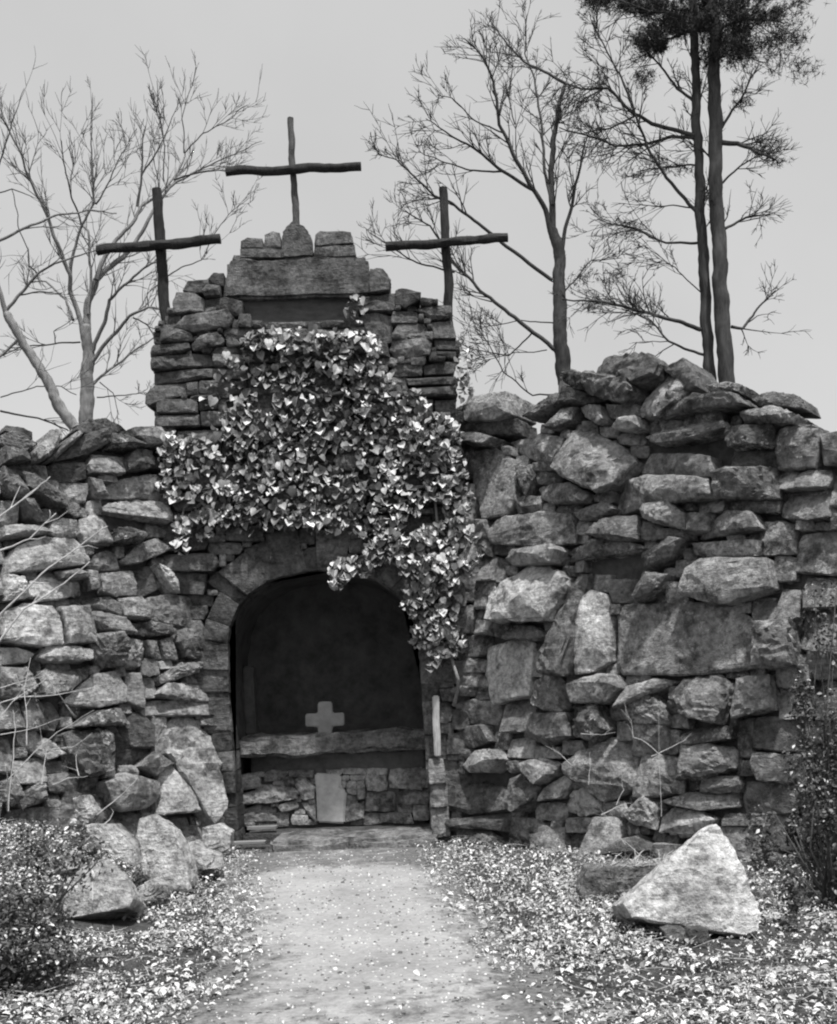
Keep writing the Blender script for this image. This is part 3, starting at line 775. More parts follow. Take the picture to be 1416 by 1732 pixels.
cp = nzc([(548, 778), (600, 776), (600, 732), (614, 724), (660, 726), (664, 774), (712, 772), (714, 826), (664, 830), (662, 872), (602, 872), (600, 832), (548, 832)])
c_ = cut_block('stone_cross', None, cp, AY + 0.22, 0.12, simple_mat('pale_cross_stone', 0.2, 0.33, 9, 0.4, 0.01), bev=0.012, jit=0.006)
tag(c_, 'small pale stone cross standing on the altar slab', 'cross')
# pilaster in the shade at the niche's side and pale post at the mouth
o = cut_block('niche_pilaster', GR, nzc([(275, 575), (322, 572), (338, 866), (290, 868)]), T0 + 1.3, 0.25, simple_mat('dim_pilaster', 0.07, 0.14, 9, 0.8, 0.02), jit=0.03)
pp = cut_block('wooden_post', None, nzc([(1090, 700), (1120, 700), (1128, 960), (1098, 960)]), T0 - 0.14, 0.08, simple_mat('pale_post_wood', 0.2, 0.55, 22, 0.6, 0.01, stretch=(3, 3, 0.4)), bev=0.012, jit=0.007)
tag(pp, 'narrow pale post standing on the jamb stones beside the niche', 'post')
JB = [nzc([(1076, 972), (1136, 972), (1150, 1070), (1080, 1075)]), nzc([(1080, 1080), (1152, 1075), (1156, 1170), (1084, 1175)]), nzc([(1084, 1180), (1158, 1175), (1166, 1300), (1092, 1305)])]
for p in JB:
    stone('jamb_stone', GR, [at(x, y, T0 - 0.06) for x, y in p], PT.n, PT.e1, PT.e2, prot=0.05, depth=0.3, alb=0.24, lich=0.3, mat=M_TOWER, seg=22, amp=0.5)
for k, (a, b, h, lab) in enumerate((((392, 1413), (447, 1404), 0.025, 'thin dark-edged board lying flat beside the step'), ((418, 1402), (467, 1397), 0.03, 'short pale board lying against the altar front'))):
    Y = 12.05 + 0.5 * k
    A, B = at(*a, Y), at(*b, Y)
    zz = STEPZ + 0.03 if k else 0.06
    d = (B - A); d[2] = 0; L = np.linalg.norm(d); d /= L; nrm = np.array([-d[1], d[0], 0])
    V = []
    for z in (zz, zz + h):
        for (s, t) in ((0, 0), (L, 0), (L, 0.14), (0, 0.14)):
            q = np.array([A[0], A[1], 0]) + d * s + nrm * t; V.append((q[0], q[1], z))
    tag(mesh_obj('plank', V, box_faces(0), M_PLANK), lab, 'plank')

# ------------------------------------------------------------------ wooden crosses
def log_mesh(p0, p1, r0, r1, sides=12, segs=26, off=0.0):
    p0, p1 = np.array(p0, float), np.array(p1, float)
    d = (p1 - p0); L = np.linalg.norm(d); d /= L
    a = np.cross(d, (0, 1, 0)); a /= np.linalg.norm(a); b = np.cross(d, a)
    V, Fs = [], []
    for k in range(segs + 1):
        t = k / segs; c = p0 + d * L * t + a * 0.022 * nz((t * 4, off, 1)) + b * 0.022 * nz((t * 4, off, 7))
        r = r0 + (r1 - r0) * t
        for i in range(sides):
            th = 2 * math.pi * i / sides
            rr = r * (1 + 0.10 * nz((th, off, t * 40)) + 0.28 * nz((math.cos(th) * 1.5, math.sin(th) * 1.5, t * 9 + off)))
            V.append(c + (a * math.cos(th) + b * math.sin(th)) * rr)
    for k in range(segs):
        for i in range(sides):
            j = (i + 1) % sides
            Fs.append((k * sides + i, k * sides + j, (k + 1) * sides + j, (k + 1) * sides + i))
    Fs.append(tuple(range(sides))[::-1]); Fs.append(tuple(segs * sides + i for i in range(sides)))
    return V, Fs

M_GREYLOG = simple_mat('weathered_grey_log', 0.05, 0.13, 30, 0.9, 0.02, stretch=(1, 1, 0.25))
def log_cross(label, top, bot, l, r, rp, rb, Y, m1=M_WOOD, dyb=-0.1):
    base = at(*bot, Y)
    e = empty('wooden_cross', base, label, 'cross', 'log crosses above the grotto')
    V, Fs = log_mesh(base, at(*top, Y), rp * 1.05, rp * 0.92, off=top[0]); mesh_obj('post', V, Fs, m1, e, smooth=True, sharp=50)
    V, Fs = log_mesh(at(*l, Y + dyb), at(*r, Y + dyb), rb, rb, off=l[0]); mesh_obj('crossbar', V, Fs, M_WOOD, e, smooth=True, sharp=50)
log_cross('middle cross, the highest, rising from the domed pedestal', (491, 200), (501, 380), (382, 291), (611, 282), 0.038, 0.046, T0 + 0.2, M_GREYLOG, -0.08)
log_cross('dark log cross at the tower corner nearest the forked bare tree', (265, 320), (282, 575), (164, 424), (373, 405), 0.062, 0.054, T0 + 0.55)
log_cross('dark log cross at the tower corner nearest the tall pines', (749, 318), (762, 570), (652, 418), (859, 402), 0.054, 0.05, T0 + 0.55)

# ------------------------------------------------------------------ loose rocks on the ground
def rock(label, px, Y, thick, alb, lich, slope=(0, -0.3), prot=0.02, group=None, name='boulder', amp=1.0, drop=0.0):
    P3 = [at(x, y, Y) for x, y in px]
    n = np.array([0, -1.0, 0])
    o = stone(name, None, P3, n, np.array([1.0, 0, 0]), np.array([0, 0, 1.0]), prot=prot, depth=thick, alb=alb, lich=lich, slope=slope, seg=44, back=True, amp=amp, facets=9, drop=drop, grow=1.0)
    return tag(o, label, 'rock' if name != 'boulder' else 'boulder', group)
lz = lambda pts: conv([pts], 0, 1090, 2.6976)[0]
rz = lambda pts: conv([pts], 720, 1200, 2.36)[0]
GRP = 'loose rocks at the foot of the walls'
rock('largest pale boulder with a peaked top, lying on the ground by the dark shrub', rz([(780, 765), (850, 700), (1000, 590), (1120, 492), (1180, 480), (1250, 560), (1262, 620), (1255, 690), (1315, 800), (1290, 868), (1240, 880), (1000, 842), (800, 805)]), 7.2, 0.85, 0.5, 0.7, (-0.12, -0.5), 0.10, GRP, amp=0.6, drop=0.22)
rock('squared dark stone half hidden behind the pale peaked boulder', rz([(615, 725), (650, 642), (950, 635), (945, 720), (800, 765), (720, 778), (620, 755)]), 8.3, 0.5, 0.14, 0.35, (0, -0.05), 0.0, GRP, 'rock', amp=0.4)
rock('small round dark stone propping the pale boulder', rz([(950, 885), (985, 872), (1040, 880), (1058, 930), (1000, 942), (960, 922)]), 6.85, 0.22, 0.14, 0.2, (0, -0.4), 0, GRP, 'rock')
rock('small angular stone under the tip of the pale boulder', rz([(1040, 950), (1062, 882), (1130, 880), (1152, 990), (1070, 1002)]), 6.72, 0.22, 0.1, 0.1, (0, -0.2), 0, GRP, 'rock')
rock('low rounded boulder sitting in leaves by the bramble stems', lz([(298, 1075), (370, 1005), (470, 985), (570, 1060), (622, 1150), (610, 1185), (520, 1195), (320, 1240), (290, 1150)]), 8.05, 0.6, 0.34, 0.8, (0.1, -0.6), 0.05, GRP, amp=0.7, drop=0.22)
rock('tall pale slab leaning against the foot of the wall', lz([(618, 805), (680, 782), (790, 850), (868, 1000), (882, 1105), (740, 1122), (660, 1055), (608, 930)]), 9.3, 0.4, 0.46, 0.9, (0.25, -0.4), 0.03, GRP, amp=0.5)
rock('dark slanting slab wedged behind the low rounded boulder', lz([(370, 830), (500, 830), (600, 920), (622, 1010), (540, 950), (430, 910)]), 8.9, 0.4, 0.34, 0.3, (0.1, -0.3), 0, GRP, 'rock')
rock('pale cube-shaped stone lying beside the arch foot', lz([(915, 842), (1000, 822), (1055, 860), (1050, 930), (990, 968), (920, 935)]), 11.2, 0.35, 0.5, 0.9, (0.15, -0.3), 0, GRP, 'rock', amp=0.6)
rock('small pointed stone between the leaning slab and the pale cube stone', lz([(840, 915), (890, 900), (985, 975), (900, 985), (860, 995)]), 10.3, 0.25, 0.3, 0.5, (0.1, -0.4), 0, GRP, 'rock')
rock('narrow tilted stone above the leaf bank beside bramble stems', lz([(322, 705), (380, 692), (432, 770), (402, 835), (342, 795)]), 9.3, 0.3, 0.36, 0.4, (0.1, -0.3), 0, GRP, 'rock')
rock('small pale wedge of stone lying by the foot of the leaning slab', [(322, 1452), (345, 1438), (372, 1448), (378, 1466), (330, 1472)], 10.0, 0.25, 0.42, 0.8, (0.1, -0.5), 0, GRP, 'rock')
rock('small grey stone in the leaves before the leaning slab', [(232, 1502), (252, 1490), (280, 1500), (286, 1518), (240, 1524)], 8.6, 0.22, 0.3, 0.6, (0, -0.5), 0, GRP, 'rock')
rock('flat-topped grey stone behind the low rounded boulder', [(96, 1452), (120, 1436), (150, 1440), (158, 1462), (104, 1474)], 8.9, 0.3, 0.32, 0.6, (0, -0.5), 0, GRP, 'rock')
rock('flat dark chip of stone lying alone on the path', [(690, 1506), (700, 1503), (714, 1505), (713, 1511), (695, 1512)], 9.05, 0.12, 0.12, 0.0, (0, -0.3), 0, None, 'rock')

# ------------------------------------------------------------------ leaves
LEAF_SHAPES = {
 'ivy': [(0, 0), (0.26, -0.10), (0.47, 0.10), (0.50, 0.34), (0.34, 0.66), (0, 1.0), (-0.34, 0.66), (-0.50, 0.34), (-0.47, 0.10), (-0.26, -0.10)],
 'chip': [(0, 0), (0.3, 0.45), (0, 1.0), (-0.3, 0.5)],
 'oval': [(0, 0), (0.24, 0.3), (0.26, 0.6), (0, 1.0), (-0.26, 0.6), (-0.24, 0.3)]}
def leaf_batch(C, Nn, D, size, shape, cup=0.18):
    """many leaves at once: C centres, Nn normals, D tip directions"""
    S = np.array(LEAF_SHAPES[shape]); k = len(S)
    Nn = Nn / np.linalg.norm(Nn, axis=1, keepdims=True)
    D = D - (D * Nn).sum(1, keepdims=True) * Nn; D = D / np.maximum(np.linalg.norm(D, axis=1, keepdims=True), 1e-6)
    R = np.cross(D, Nn)
    m = len(C)
    pts = np.concatenate([S - np.array([0, 0.45]), [[0, 0.0]]])          # last: a point on the midrib
    zz = np.concatenate([cup * (np.abs(S[:, 0]) * 1.2 - (S[:, 1] - 0.45) ** 2 * 0.8), [0.0]])
    V = (C[:, None, :] + size[:, None, None] * (pts[None, :, 0, None] * R[:, None, :] + pts[None, :, 1, None] * D[:, None, :] + zz[None, :, None] * Nn[:, None, :])).reshape(-1, 3)
    base = (np.arange(m) * (k + 1))[:, None, None]
    tri = np.array([(i, (i + 1) % k, k) for i in range(k)])[None]
    return V, (base + tri).reshape(-1, 3), k + 1

def fast_mesh(name, V, Fc, mat, parent, shade, loc, kind=None):
    me = bpy.data.meshes.new(name)
    loc = np.asarray(loc, float); V = (V - loc).astype(np.float32); Fc = Fc.astype(np.int32)
    me.vertices.add(len(V)); me.vertices.foreach_set('co', V.ravel())
    me.loops.add(Fc.size); me.loops.foreach_set('vertex_index', Fc.ravel())
    me.polygons.add(len(Fc)); me.polygons.foreach_set('loop_start', np.arange(0, Fc.size, 3, dtype=np.int32))
    me.update(calc_edges=True)
    if shade is not None:
        a = me.attributes.new('shade', 'FLOAT', 'POINT'); a.data.foreach_set('value', shade.astype(np.float32))
    me.materials.append(mat)
    o = bpy.data.objects.new(name, me); COL.objects.link(o)
    L = Vector(tuple(loc.tolist()))
    if parent is not None: o.parent = parent; L = L - wloc(parent)
    o.location = L
    if kind: o['kind'] = kind
    return o

# --- ivy
IVY = empty('ivy_vine', (0.45, T0 - 0.2, 0.1), 'leafy ivy hanging over the grotto front above the arch', 'ivy')
# (x, y, rx, ry, leaves, pale, jut); pale: share of leaves toned as sunlit
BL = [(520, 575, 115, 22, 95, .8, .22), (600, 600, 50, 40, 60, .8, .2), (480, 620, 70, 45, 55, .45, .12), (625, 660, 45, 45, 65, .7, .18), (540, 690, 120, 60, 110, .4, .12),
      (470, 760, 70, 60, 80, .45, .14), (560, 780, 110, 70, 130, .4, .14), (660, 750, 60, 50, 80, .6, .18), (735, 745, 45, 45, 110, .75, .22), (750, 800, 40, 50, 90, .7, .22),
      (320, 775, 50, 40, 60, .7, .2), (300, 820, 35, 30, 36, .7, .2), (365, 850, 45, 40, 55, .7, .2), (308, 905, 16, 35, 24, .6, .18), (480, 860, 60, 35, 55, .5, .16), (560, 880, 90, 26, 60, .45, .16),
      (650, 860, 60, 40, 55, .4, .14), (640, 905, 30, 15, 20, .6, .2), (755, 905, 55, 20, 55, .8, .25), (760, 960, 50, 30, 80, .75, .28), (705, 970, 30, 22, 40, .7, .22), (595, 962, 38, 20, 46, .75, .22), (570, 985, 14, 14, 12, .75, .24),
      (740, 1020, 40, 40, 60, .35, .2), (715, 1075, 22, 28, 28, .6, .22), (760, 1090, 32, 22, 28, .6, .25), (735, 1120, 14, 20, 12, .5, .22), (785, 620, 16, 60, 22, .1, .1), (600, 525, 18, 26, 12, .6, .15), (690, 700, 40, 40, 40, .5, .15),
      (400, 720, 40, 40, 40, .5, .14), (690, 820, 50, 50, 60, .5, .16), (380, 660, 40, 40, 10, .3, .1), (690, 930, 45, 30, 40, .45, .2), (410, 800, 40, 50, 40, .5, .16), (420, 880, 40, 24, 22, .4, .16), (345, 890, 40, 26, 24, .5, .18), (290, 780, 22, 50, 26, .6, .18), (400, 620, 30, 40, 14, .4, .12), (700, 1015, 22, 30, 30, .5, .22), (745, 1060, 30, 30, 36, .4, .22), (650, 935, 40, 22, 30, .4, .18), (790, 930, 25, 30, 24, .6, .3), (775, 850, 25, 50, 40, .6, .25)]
C, Nn, D, Sz, Sh = [], [], [], [], []
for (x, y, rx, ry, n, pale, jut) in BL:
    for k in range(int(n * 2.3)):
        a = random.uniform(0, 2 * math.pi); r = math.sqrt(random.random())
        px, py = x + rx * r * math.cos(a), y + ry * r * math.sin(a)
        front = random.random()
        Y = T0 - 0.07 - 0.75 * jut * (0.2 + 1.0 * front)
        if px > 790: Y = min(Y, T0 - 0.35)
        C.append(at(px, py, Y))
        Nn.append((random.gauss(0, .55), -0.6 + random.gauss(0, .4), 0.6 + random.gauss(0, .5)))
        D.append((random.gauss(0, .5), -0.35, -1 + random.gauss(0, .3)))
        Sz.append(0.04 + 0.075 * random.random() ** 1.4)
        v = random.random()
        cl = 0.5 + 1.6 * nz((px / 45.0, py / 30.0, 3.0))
        Sh.append(random.uniform(0.38, 0.68) if v < (pale + 0.05) * (0.2 + 0.9 * front) * (1.5 * cl - 0.05) else random.uniform(0.07, 0.27))  # outer leaves toned as lit, deeper ones as shaded
C, Nn, D, Sz, Sh = map(np.array, (C, Nn, D, Sz, Sh))
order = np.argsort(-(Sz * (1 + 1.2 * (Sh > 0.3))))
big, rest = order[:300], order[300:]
leafmesh = []
for q in range(3):
    V, Fc, _ = leaf_batch(np.zeros((1, 3)), np.array([[0, 0, 1.0]]), np.array([[0, 1.0, 0]]), np.ones(1), 'ivy', cup=(0.12, 0.22, 0.32)[q])
    me = bpy.data.meshes.new('ivy_leaf'); me.from_pydata(V.tolist(), [], Fc.tolist()); me.materials.append(M_LEAF); leafmesh.append(me)
pl = wloc(IVY)
for k in big:
    o = bpy.data.objects.new('leaf', random.choice(leafmesh)); COL.objects.link(o); o.parent = IVY
    n = Vector(Nn[k]).normalized(); d = Vector(D[k]); d = (d - n * d.dot(n)).normalized(); r = d.cross(n)
    M = Matrix((r, d, n)).transposed().to_4x4()
    o.matrix_basis = Matrix.Translation(Vector(C[k]) - pl) @ M @ Matrix.Scale(float(Sz[k]), 4)
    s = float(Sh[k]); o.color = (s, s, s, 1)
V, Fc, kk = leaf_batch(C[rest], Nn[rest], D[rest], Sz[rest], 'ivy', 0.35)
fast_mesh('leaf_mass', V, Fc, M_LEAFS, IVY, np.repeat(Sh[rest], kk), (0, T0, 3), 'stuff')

V, Fs = [], []
for line in ([(770, 1190), (776, 1150), (760, 1090), (745, 960), (735, 820), (690, 740), (640, 660), (600, 600), (520, 575)], [(762, 1100), (700, 980), (640, 940), (590, 960)], [(735, 820), (640, 830), (560, 860), (480, 850)],
             [(690, 740), (560, 740), (450, 760), (370, 820), (320, 780)], [(640, 660), (540, 670), (470, 640)], [(370, 820), (310, 860), (306, 920)]):
    P = [at(x, y, T0 - 0.10 - (0.22 if x > 770 else 0)) for x, y in line]
    Q = []
    for a, b in zip(P[:-1], P[1:]):
        for t in np.linspace(0, 1, 5, endpoint=False):
            q = a + (b - a) * t; Q.append(q + 0.04 * np.array([nz(q, 3), 0.3 * nz(q, 3, 4), nz(q, 3, 8)]))
    Q.append(P[-1])
    tube(V, Fs, Q, np.linspace(0.022, 0.007, len(Q)))
mesh_obj('vine_stem', V, Fs, M_BARK, IVY, smooth=True)

# --- fallen leaves
def litter():
    n = 240000
    y = 3.6 + (12.3 - 3.6) * rng.random(n) ** 1.25
    x = -6.0 + 10.2 * rng.random(n)
    a, b = path_edges(y)
    sL = -((x + 2.09) * 0.7071 + (y - T0) * -0.7071); sR = -((x - 0.30) * -0.7071 + (y - T0) * -0.7071)
    out = np.where(x < a, a - x, np.where(x > b, x - b, -np.minimum(x - a, b - x)))
    clump = np.array([nz((u, v, 0), 1.1) + 0.6 * nz((u, v, 5), 3.0) for u, v in zip(x, y)])
    p = np.clip(0.5 + 2.6 * out, 0.0, 1.0) * np.clip(0.68 + 1.5 * clump, 0.26, 1)
    p = np.where(out < -0.2, 0.003 + 0.035 * smooth(6.4, 5.0, y), p)
    p = np.where((out > 0) & (x > 0) & (y > 10.2), p * 0.5, p)
    keep = (rng.random(n) < p) & (sL < 0.1) & (sR < 0.1) & ~((y > 11.7) & (x > -2.0) & (x < 0.3)) & ~((((x - 1.95) / .55) ** 2 + ((y - 6.88) / .5) ** 2 < 1 + .6 * clump) & (rng.random(n) < .7)) & ~(((x + 2.3) / .36) ** 2 + ((y - 7.85) / .3) ** 2 < 1 + .5 * clump)  # leaves thinned by the boulders: bare dark soil stands in for their shadow
    x, y = x[keep], y[keep]; m = len(x)
    z = ground_z(x, y) + 0.012 + 0.05 * rng.random(m) ** 1.5 + 0.02 * (np.abs(x + .6) < 1)
    C = np.stack([x, y, z], 1)
    N = np.stack([rng.normal(0, .45, m), -0.1 + rng.normal(0, .45, m), np.ones(m)], 1)
    th = rng.random(m) * 2 * math.pi
    D = np.stack([np.cos(th), np.sin(th), 0 * th], 1)
    size = 0.012 + 0.042 * rng.random(m) ** 2.8
    bigl = size > 0.034
    V, Fc, k = leaf_batch(C[~bigl], N[~bigl], D[~bigl], size[~bigl], 'chip', 0.9)
    V2, F2, k2 = leaf_batch(C[bigl], N[bigl], D[bigl], size[bigl] * 1.1, 'oval', 0.55)
    F2 = F2 + len(V); V = np.vstack([V, V2]); Fc = np.vstack([Fc, F2])
    sh = 0.05 + 0.64 * rng.random(m) ** 0.9
    o = fast_mesh('fallen_leaves', V, Fc, M_LITTER, None, np.concatenate([np.repeat(sh[~bigl], k), np.repeat(sh[bigl], k2)]), (0, 7, 0), 'stuff')
    k = rng.choice(m, 5200, replace=False); V, Fs = [], []
    for i in k:
        c = C[i] + np.array([0, 0, .015]); d = np.array([math.cos(th[i]), math.sin(th[i]), random.gauss(0, .18)]) * random.uniform(.03, .11)
        tube(V, Fs, [c - d, c + d * .2 + rng.normal(0, .006, 3), c + d], [.0022, .0018, .001], 3)
    w = mesh_obj('fallen_twigs', V, Fs, M_STEM, loc=(0, 7, 0), smooth=True); tag(w, 'thin pale twigs and straw scattered among the fallen leaves', 'twigs', kind='stuff')
    tag(o, 'pale dry leaves strewn over the soil on both sides of the path', 'leaves')
litter()

def gravel():
    n = 2600
    y = 4.0 + 7.5 * rng.random(n) ** 1.3
    a, b = path_edges(y); x = a + (b - a) * rng.random(n)
    V, Fc = [], []
    ico = np.array([(1, 0, -.5), (-.5, .87, -.5), (-.5, -.87, -.5), (.6, .5, .4), (-.7, .2, .5), (.1, -.7, .45)])
    tri = [(0, 1, 3), (1, 4, 3), (1, 2, 4), (2, 5, 4), (2, 0, 5), (0, 3, 5), (3, 4, 5)]
    sh = []
    for i in range(n):
        s = random.uniform(0.003, 0.012) * (2.0 if random.random() < 0.04 else 1)
        b0 = len(V); th = random.uniform(0, 6.28); c, q = math.cos(th), math.sin(th)
        z = float(ground_z(x[i], y[i])) + 0.028
        for p in ico: V.append((x[i] + s * (c * p[0] - q * p[1]), y[i] + s * (q * p[0] + c * p[1]), z + s * (p[2] * 0.7 + 0.1)))
        Fc += [tuple(b0 + k for k in t) for t in tri]
        sh += [random.choice((0.1, 0.2, 0.45, 0.6))] * 6
    o = fast_mesh('gravel', np.array(V), np.array(Fc), M_LITTER, None, np.array(sh), (0, 7, 0), 'stuff')
    tag(o, 'small grit and crumbs scattered over the pale path', 'gravel')
gravel()

# ------------------------------------------------------------------ shrubs and stems
def shrub(label, c, r, n, size, pale, group=None, lo=0.03, hi=0.09):
    c = np.array(c, float)
    e = empty('leafy_shrub', (c[0], c[1], float(ground_z(c[0], c[1]))), label, 'shrub', group)
    C = rng.normal(0, 1, (n, 3)); C /= np.linalg.norm(C, axis=1, keepdims=True)
    bump = np.array([1 + 0.35 * nz(p, 2.2, c[0]) + 0.2 * nz(p, 5, c[1]) for p in C])
    rad = rng.random(n) ** 0.45
    lob = rng.normal(0, .52, (16, 3)); lob[:, 2] = np.abs(lob[:, 2]) * 1.15 - 0.25; lob[:, :2] *= (1.25 - .5 * np.clip(lob[:, 2:], 0, 1.2))
    ls = rng.uniform(.16, .5, 16); wh = rng.integers(0, 16, n)
    P = (lob[wh] + C * (ls[wh] * bump * rad)[:, None]) * np.array(r) + c + np.array([0, 0, r[2] * 0.55])
    N = C * 0.6 + rng.normal(0, .5, (n, 3)) + np.array([0, -.1, .5])
    V, Fc, k = leaf_batch(P, N, rng.normal(0, 1, (n, 3)), rng.uniform(0.6, 1.3, n) * size, 'oval', 0.3)
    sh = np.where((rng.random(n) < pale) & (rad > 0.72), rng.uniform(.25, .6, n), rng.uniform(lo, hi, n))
    fast_mesh('foliage', V, Fc, M_SHRUB, e, np.repeat(sh, k), c, 'stuff')
    V, Fs = [], []
    b = np.array([c[0], c[1], float(ground_z(c[0], c[1])) - 0.05])
    for i in range(46):
        q = P[rng.integers(n)]
        mid = b + (q - b) * 0.5 + rng.normal(0, .05, 3)
        tube(V, Fs, [b + rng.normal(0, .04, 3) * (1, 1, 0), mid, q], [0.010, 0.007, 0.003])
    mesh_obj('stem', V, Fs, M_BARKD, e, smooth=True)
shrub('dark small-leaved shrub with pale leaf tips in the near corner', at(0, 1645, 6.3) * (1, 1, 0), (0.48, 0.5, 0.58), 6800, 0.032, 0.18)
shrub('low dark shrub spreading up the leaf bank behind the near shrub', at(10, 1500, 8.0) * (1, 1, 0) + (0, 0, 0.05), (0.5, 0.6, 0.3), 3600, 0.034, 0.8)
shrub('dense dark shrub crowding the pale boulder', at(1410, 1600, 7.7) * (1, 1, 0), (0.34, 0.5, 0.72), 6200, 0.036, 0.06)
shrub('tall dark shrub climbing the rubble wall beyond the boulder', at(1405, 1450, 8.9) * (1, 1, 0) + (0, 0, 0.6), (0.42, 0.4, 0.85), 5600, 0.036, 0.12)

def wiggle(P, k, amp, f):
    Q = []
    for a, b in zip(P[:-1], P[1:]):
        for t in np.linspace(0, 1, k, endpoint=False):
            q = a + (b - a) * t; Q.append(q + amp * np.array([nz(q, f) + .5 * nz(q, 3 * f, 2), nz(q, f, 4), nz(q, f, 8) + .5 * nz(q, 3 * f, 6)]))
    Q.append(P[-1]); return Q

def bare_shrub(label, lines, base, r0, group, mat=M_STEM):
    e = empty('bare_shrub', base, label, 'shrub', group)
    for pts, Y, r in lines:
        ln = [at(x, y, Y + (k * 0.06)) for k, (x, y) in enumerate(pts)]
        V, Fs = [], []
        Q = wiggle(ln, 5, 0.012, 4)
        tube(V, Fs, Q, np.linspace(r, r * 0.3, len(Q)), 6)
        for q in range(max(1, len(Q) // 6)):
            i = random.randrange(len(Q) // 3, len(Q) - 1); d = Q[i + 1] - Q[i]; d /= np.linalg.norm(d); d = d + rng.normal(0, .6, 3); d /= np.linalg.norm(d); l = random.uniform(.06, .2)
            tube(V, Fs, [Q[i], Q[i] + d * l * .5 + rng.normal(0, .01, 3), Q[i] + d * l], [r * .4, r * .3, r * .15], 4)
        mesh_obj('stem', V, Fs, mat, e, smooth=True)
BGRP = 'bare twiggy shrubs before the walls'
root = at(-120, 1500, 7.6)
bare_shrub('bare shrub with long pale arching stems reaching in before the wall', [
    ([(-120, 1250), (-60, 960), (0, 872), (45, 842), (85, 806)], 7.4, 0.011), ([(-120, 1250), (-70, 1000), (0, 932), (50, 912), (95, 868)], 7.4, 0.011),
    ([(-110, 1300), (-40, 1120), (0, 1040), (70, 970), (130, 925), (182, 890)], 7.3, 0.010), ([(-100, 1300), (-20, 1120), (0, 1085), (40, 1030), (110, 985), (152, 950)], 7.3, 0.011),
    ([(-110, 1480), (-115, 1400), (-118, 1250)], 7.5, 0.02), ([(-108, 1480), (-104, 1390), (-108, 1300)], 7.4, 0.02)], (root[0], root[1], float(ground_z(root[0], root[1]))), .01, BGRP)
tw = lz
bare_shrub('tangle of thin pale bramble stems against the wall foot', [
    (tw([(-60, 400), (0, 270), (90, 240), (250, 230), (390, 205), (470, 185)]), 9.6, 0.0065), (tw([(-40, 520), (0, 330), (60, 260), (160, 190), (240, 130)]), 9.5, 0.006),
    (tw([(120, 460), (125, 300), (110, 200), (140, 60)]), 9.6, 0.006), (tw([(40, 760), (60, 520), (70, 380), (60, 300)]), 9.4, 0.006), (tw([(0, 200), (100, 170), (210, 140)]), 9.6, 0.005),
    (tw([(30, 620), (150, 500), (260, 400), (350, 350), (430, 300)]), 9.5, 0.005), (tw([(190, 640), (200, 560), (215, 480), (330, 470), (420, 405)]), 9.6, 0.005), (tw([(240, 640), (310, 605), (400, 600)]), 9.3, 0.005),
    (tw([(200, 130), (240, 190), (290, 250), (350, 330)]), 9.7, 0.005), (tw([(0, 410), (140, 385), (290, 335)]), 9.5, 0.005), (tw([(30, 560), (40, 640), (30, 760)]), 9.4, 0.007), (tw([(360, 600), (352, 560), (350, 500)]), 9.5, 0.005),
    (tw([(430, 860), (500, 800), (510, 780)]), 9.0, 0.006), (tw([(340, 1010), (380, 970), (440, 960), (530, 970), (600, 1000)]), 8.2, 0.006), (tw([(440, 780), (560, 680), (630, 605)]), 9.0, 0.005), (tw([(420, 1170), (420, 1080), (440, 1000)]), 7.8, 0.005)],
    (at(60, 1450, 9.4)[0], 9.4, 0.3), .006, BGRP)
r3 = rz
bare_shrub('few thin pale twigs sprouting from the darker wall', [
    (r3([(940, 430), (935, 300), (930, 180), (930, 0)]), 9.7, 0.0028), (r3([(900, 185), (980, 150), (1040, 120)]), 9.6, 0.0042), (r3([(940, 180), (860, 120), (830, 110), (820, 40), (780, 0)]), 9.6, 0.0035),
    (r3([(620, 100), (700, 100), (760, 90)]), 9.9, 0.0035), (r3([(580, 220), (530, 170), (480, 145)]), 10.0, 0.0035), (r3([(650, 300), (660, 230), (655, 170)]), 9.9, 0.0028), (r3([(760, 380), (790, 320), (780, 300)]), 9.5, 0.0028),
    (r3([(700, 420), (760, 390), (820, 375)]), 9.5, 0.0042), (r3([(800, 540), (740, 450), (700, 400)]), 9.4, 0.0028), (r3([(870, 590), (790, 520), (760, 500)]), 9.2, 0.0035)], (at(1110, 1480, 9.3)[0], 9.3, 0.15), .005, BGRP)
# dry grass on the squared stone
def tuft(label, c, n, L):
    c = np.array(c); V, Fs = [], []
    for i in range(n):
        b = c + np.array([random.gauss(0, .16), random.gauss(0, .05), 0]); d = np.array([random.gauss(0, .8), random.gauss(-.3, .5), random.uniform(.15, .8)]); d /= np.linalg.norm(d)
        l = L * random.uniform(.5, 1.2)
        tube(V, Fs, [b, b + d * l * .5, b + d * l + np.array([0, 0, -.25 * l])], [.003, .0025, .001], 3)
    o = mesh_obj('dry_grass', V, Fs, M_STEM, loc=c); tag(o, label, 'grass')
tuft('tuft of dry bleached grass lying over the squared stone', at(1075, 1462, 8.4), 110, 0.16)

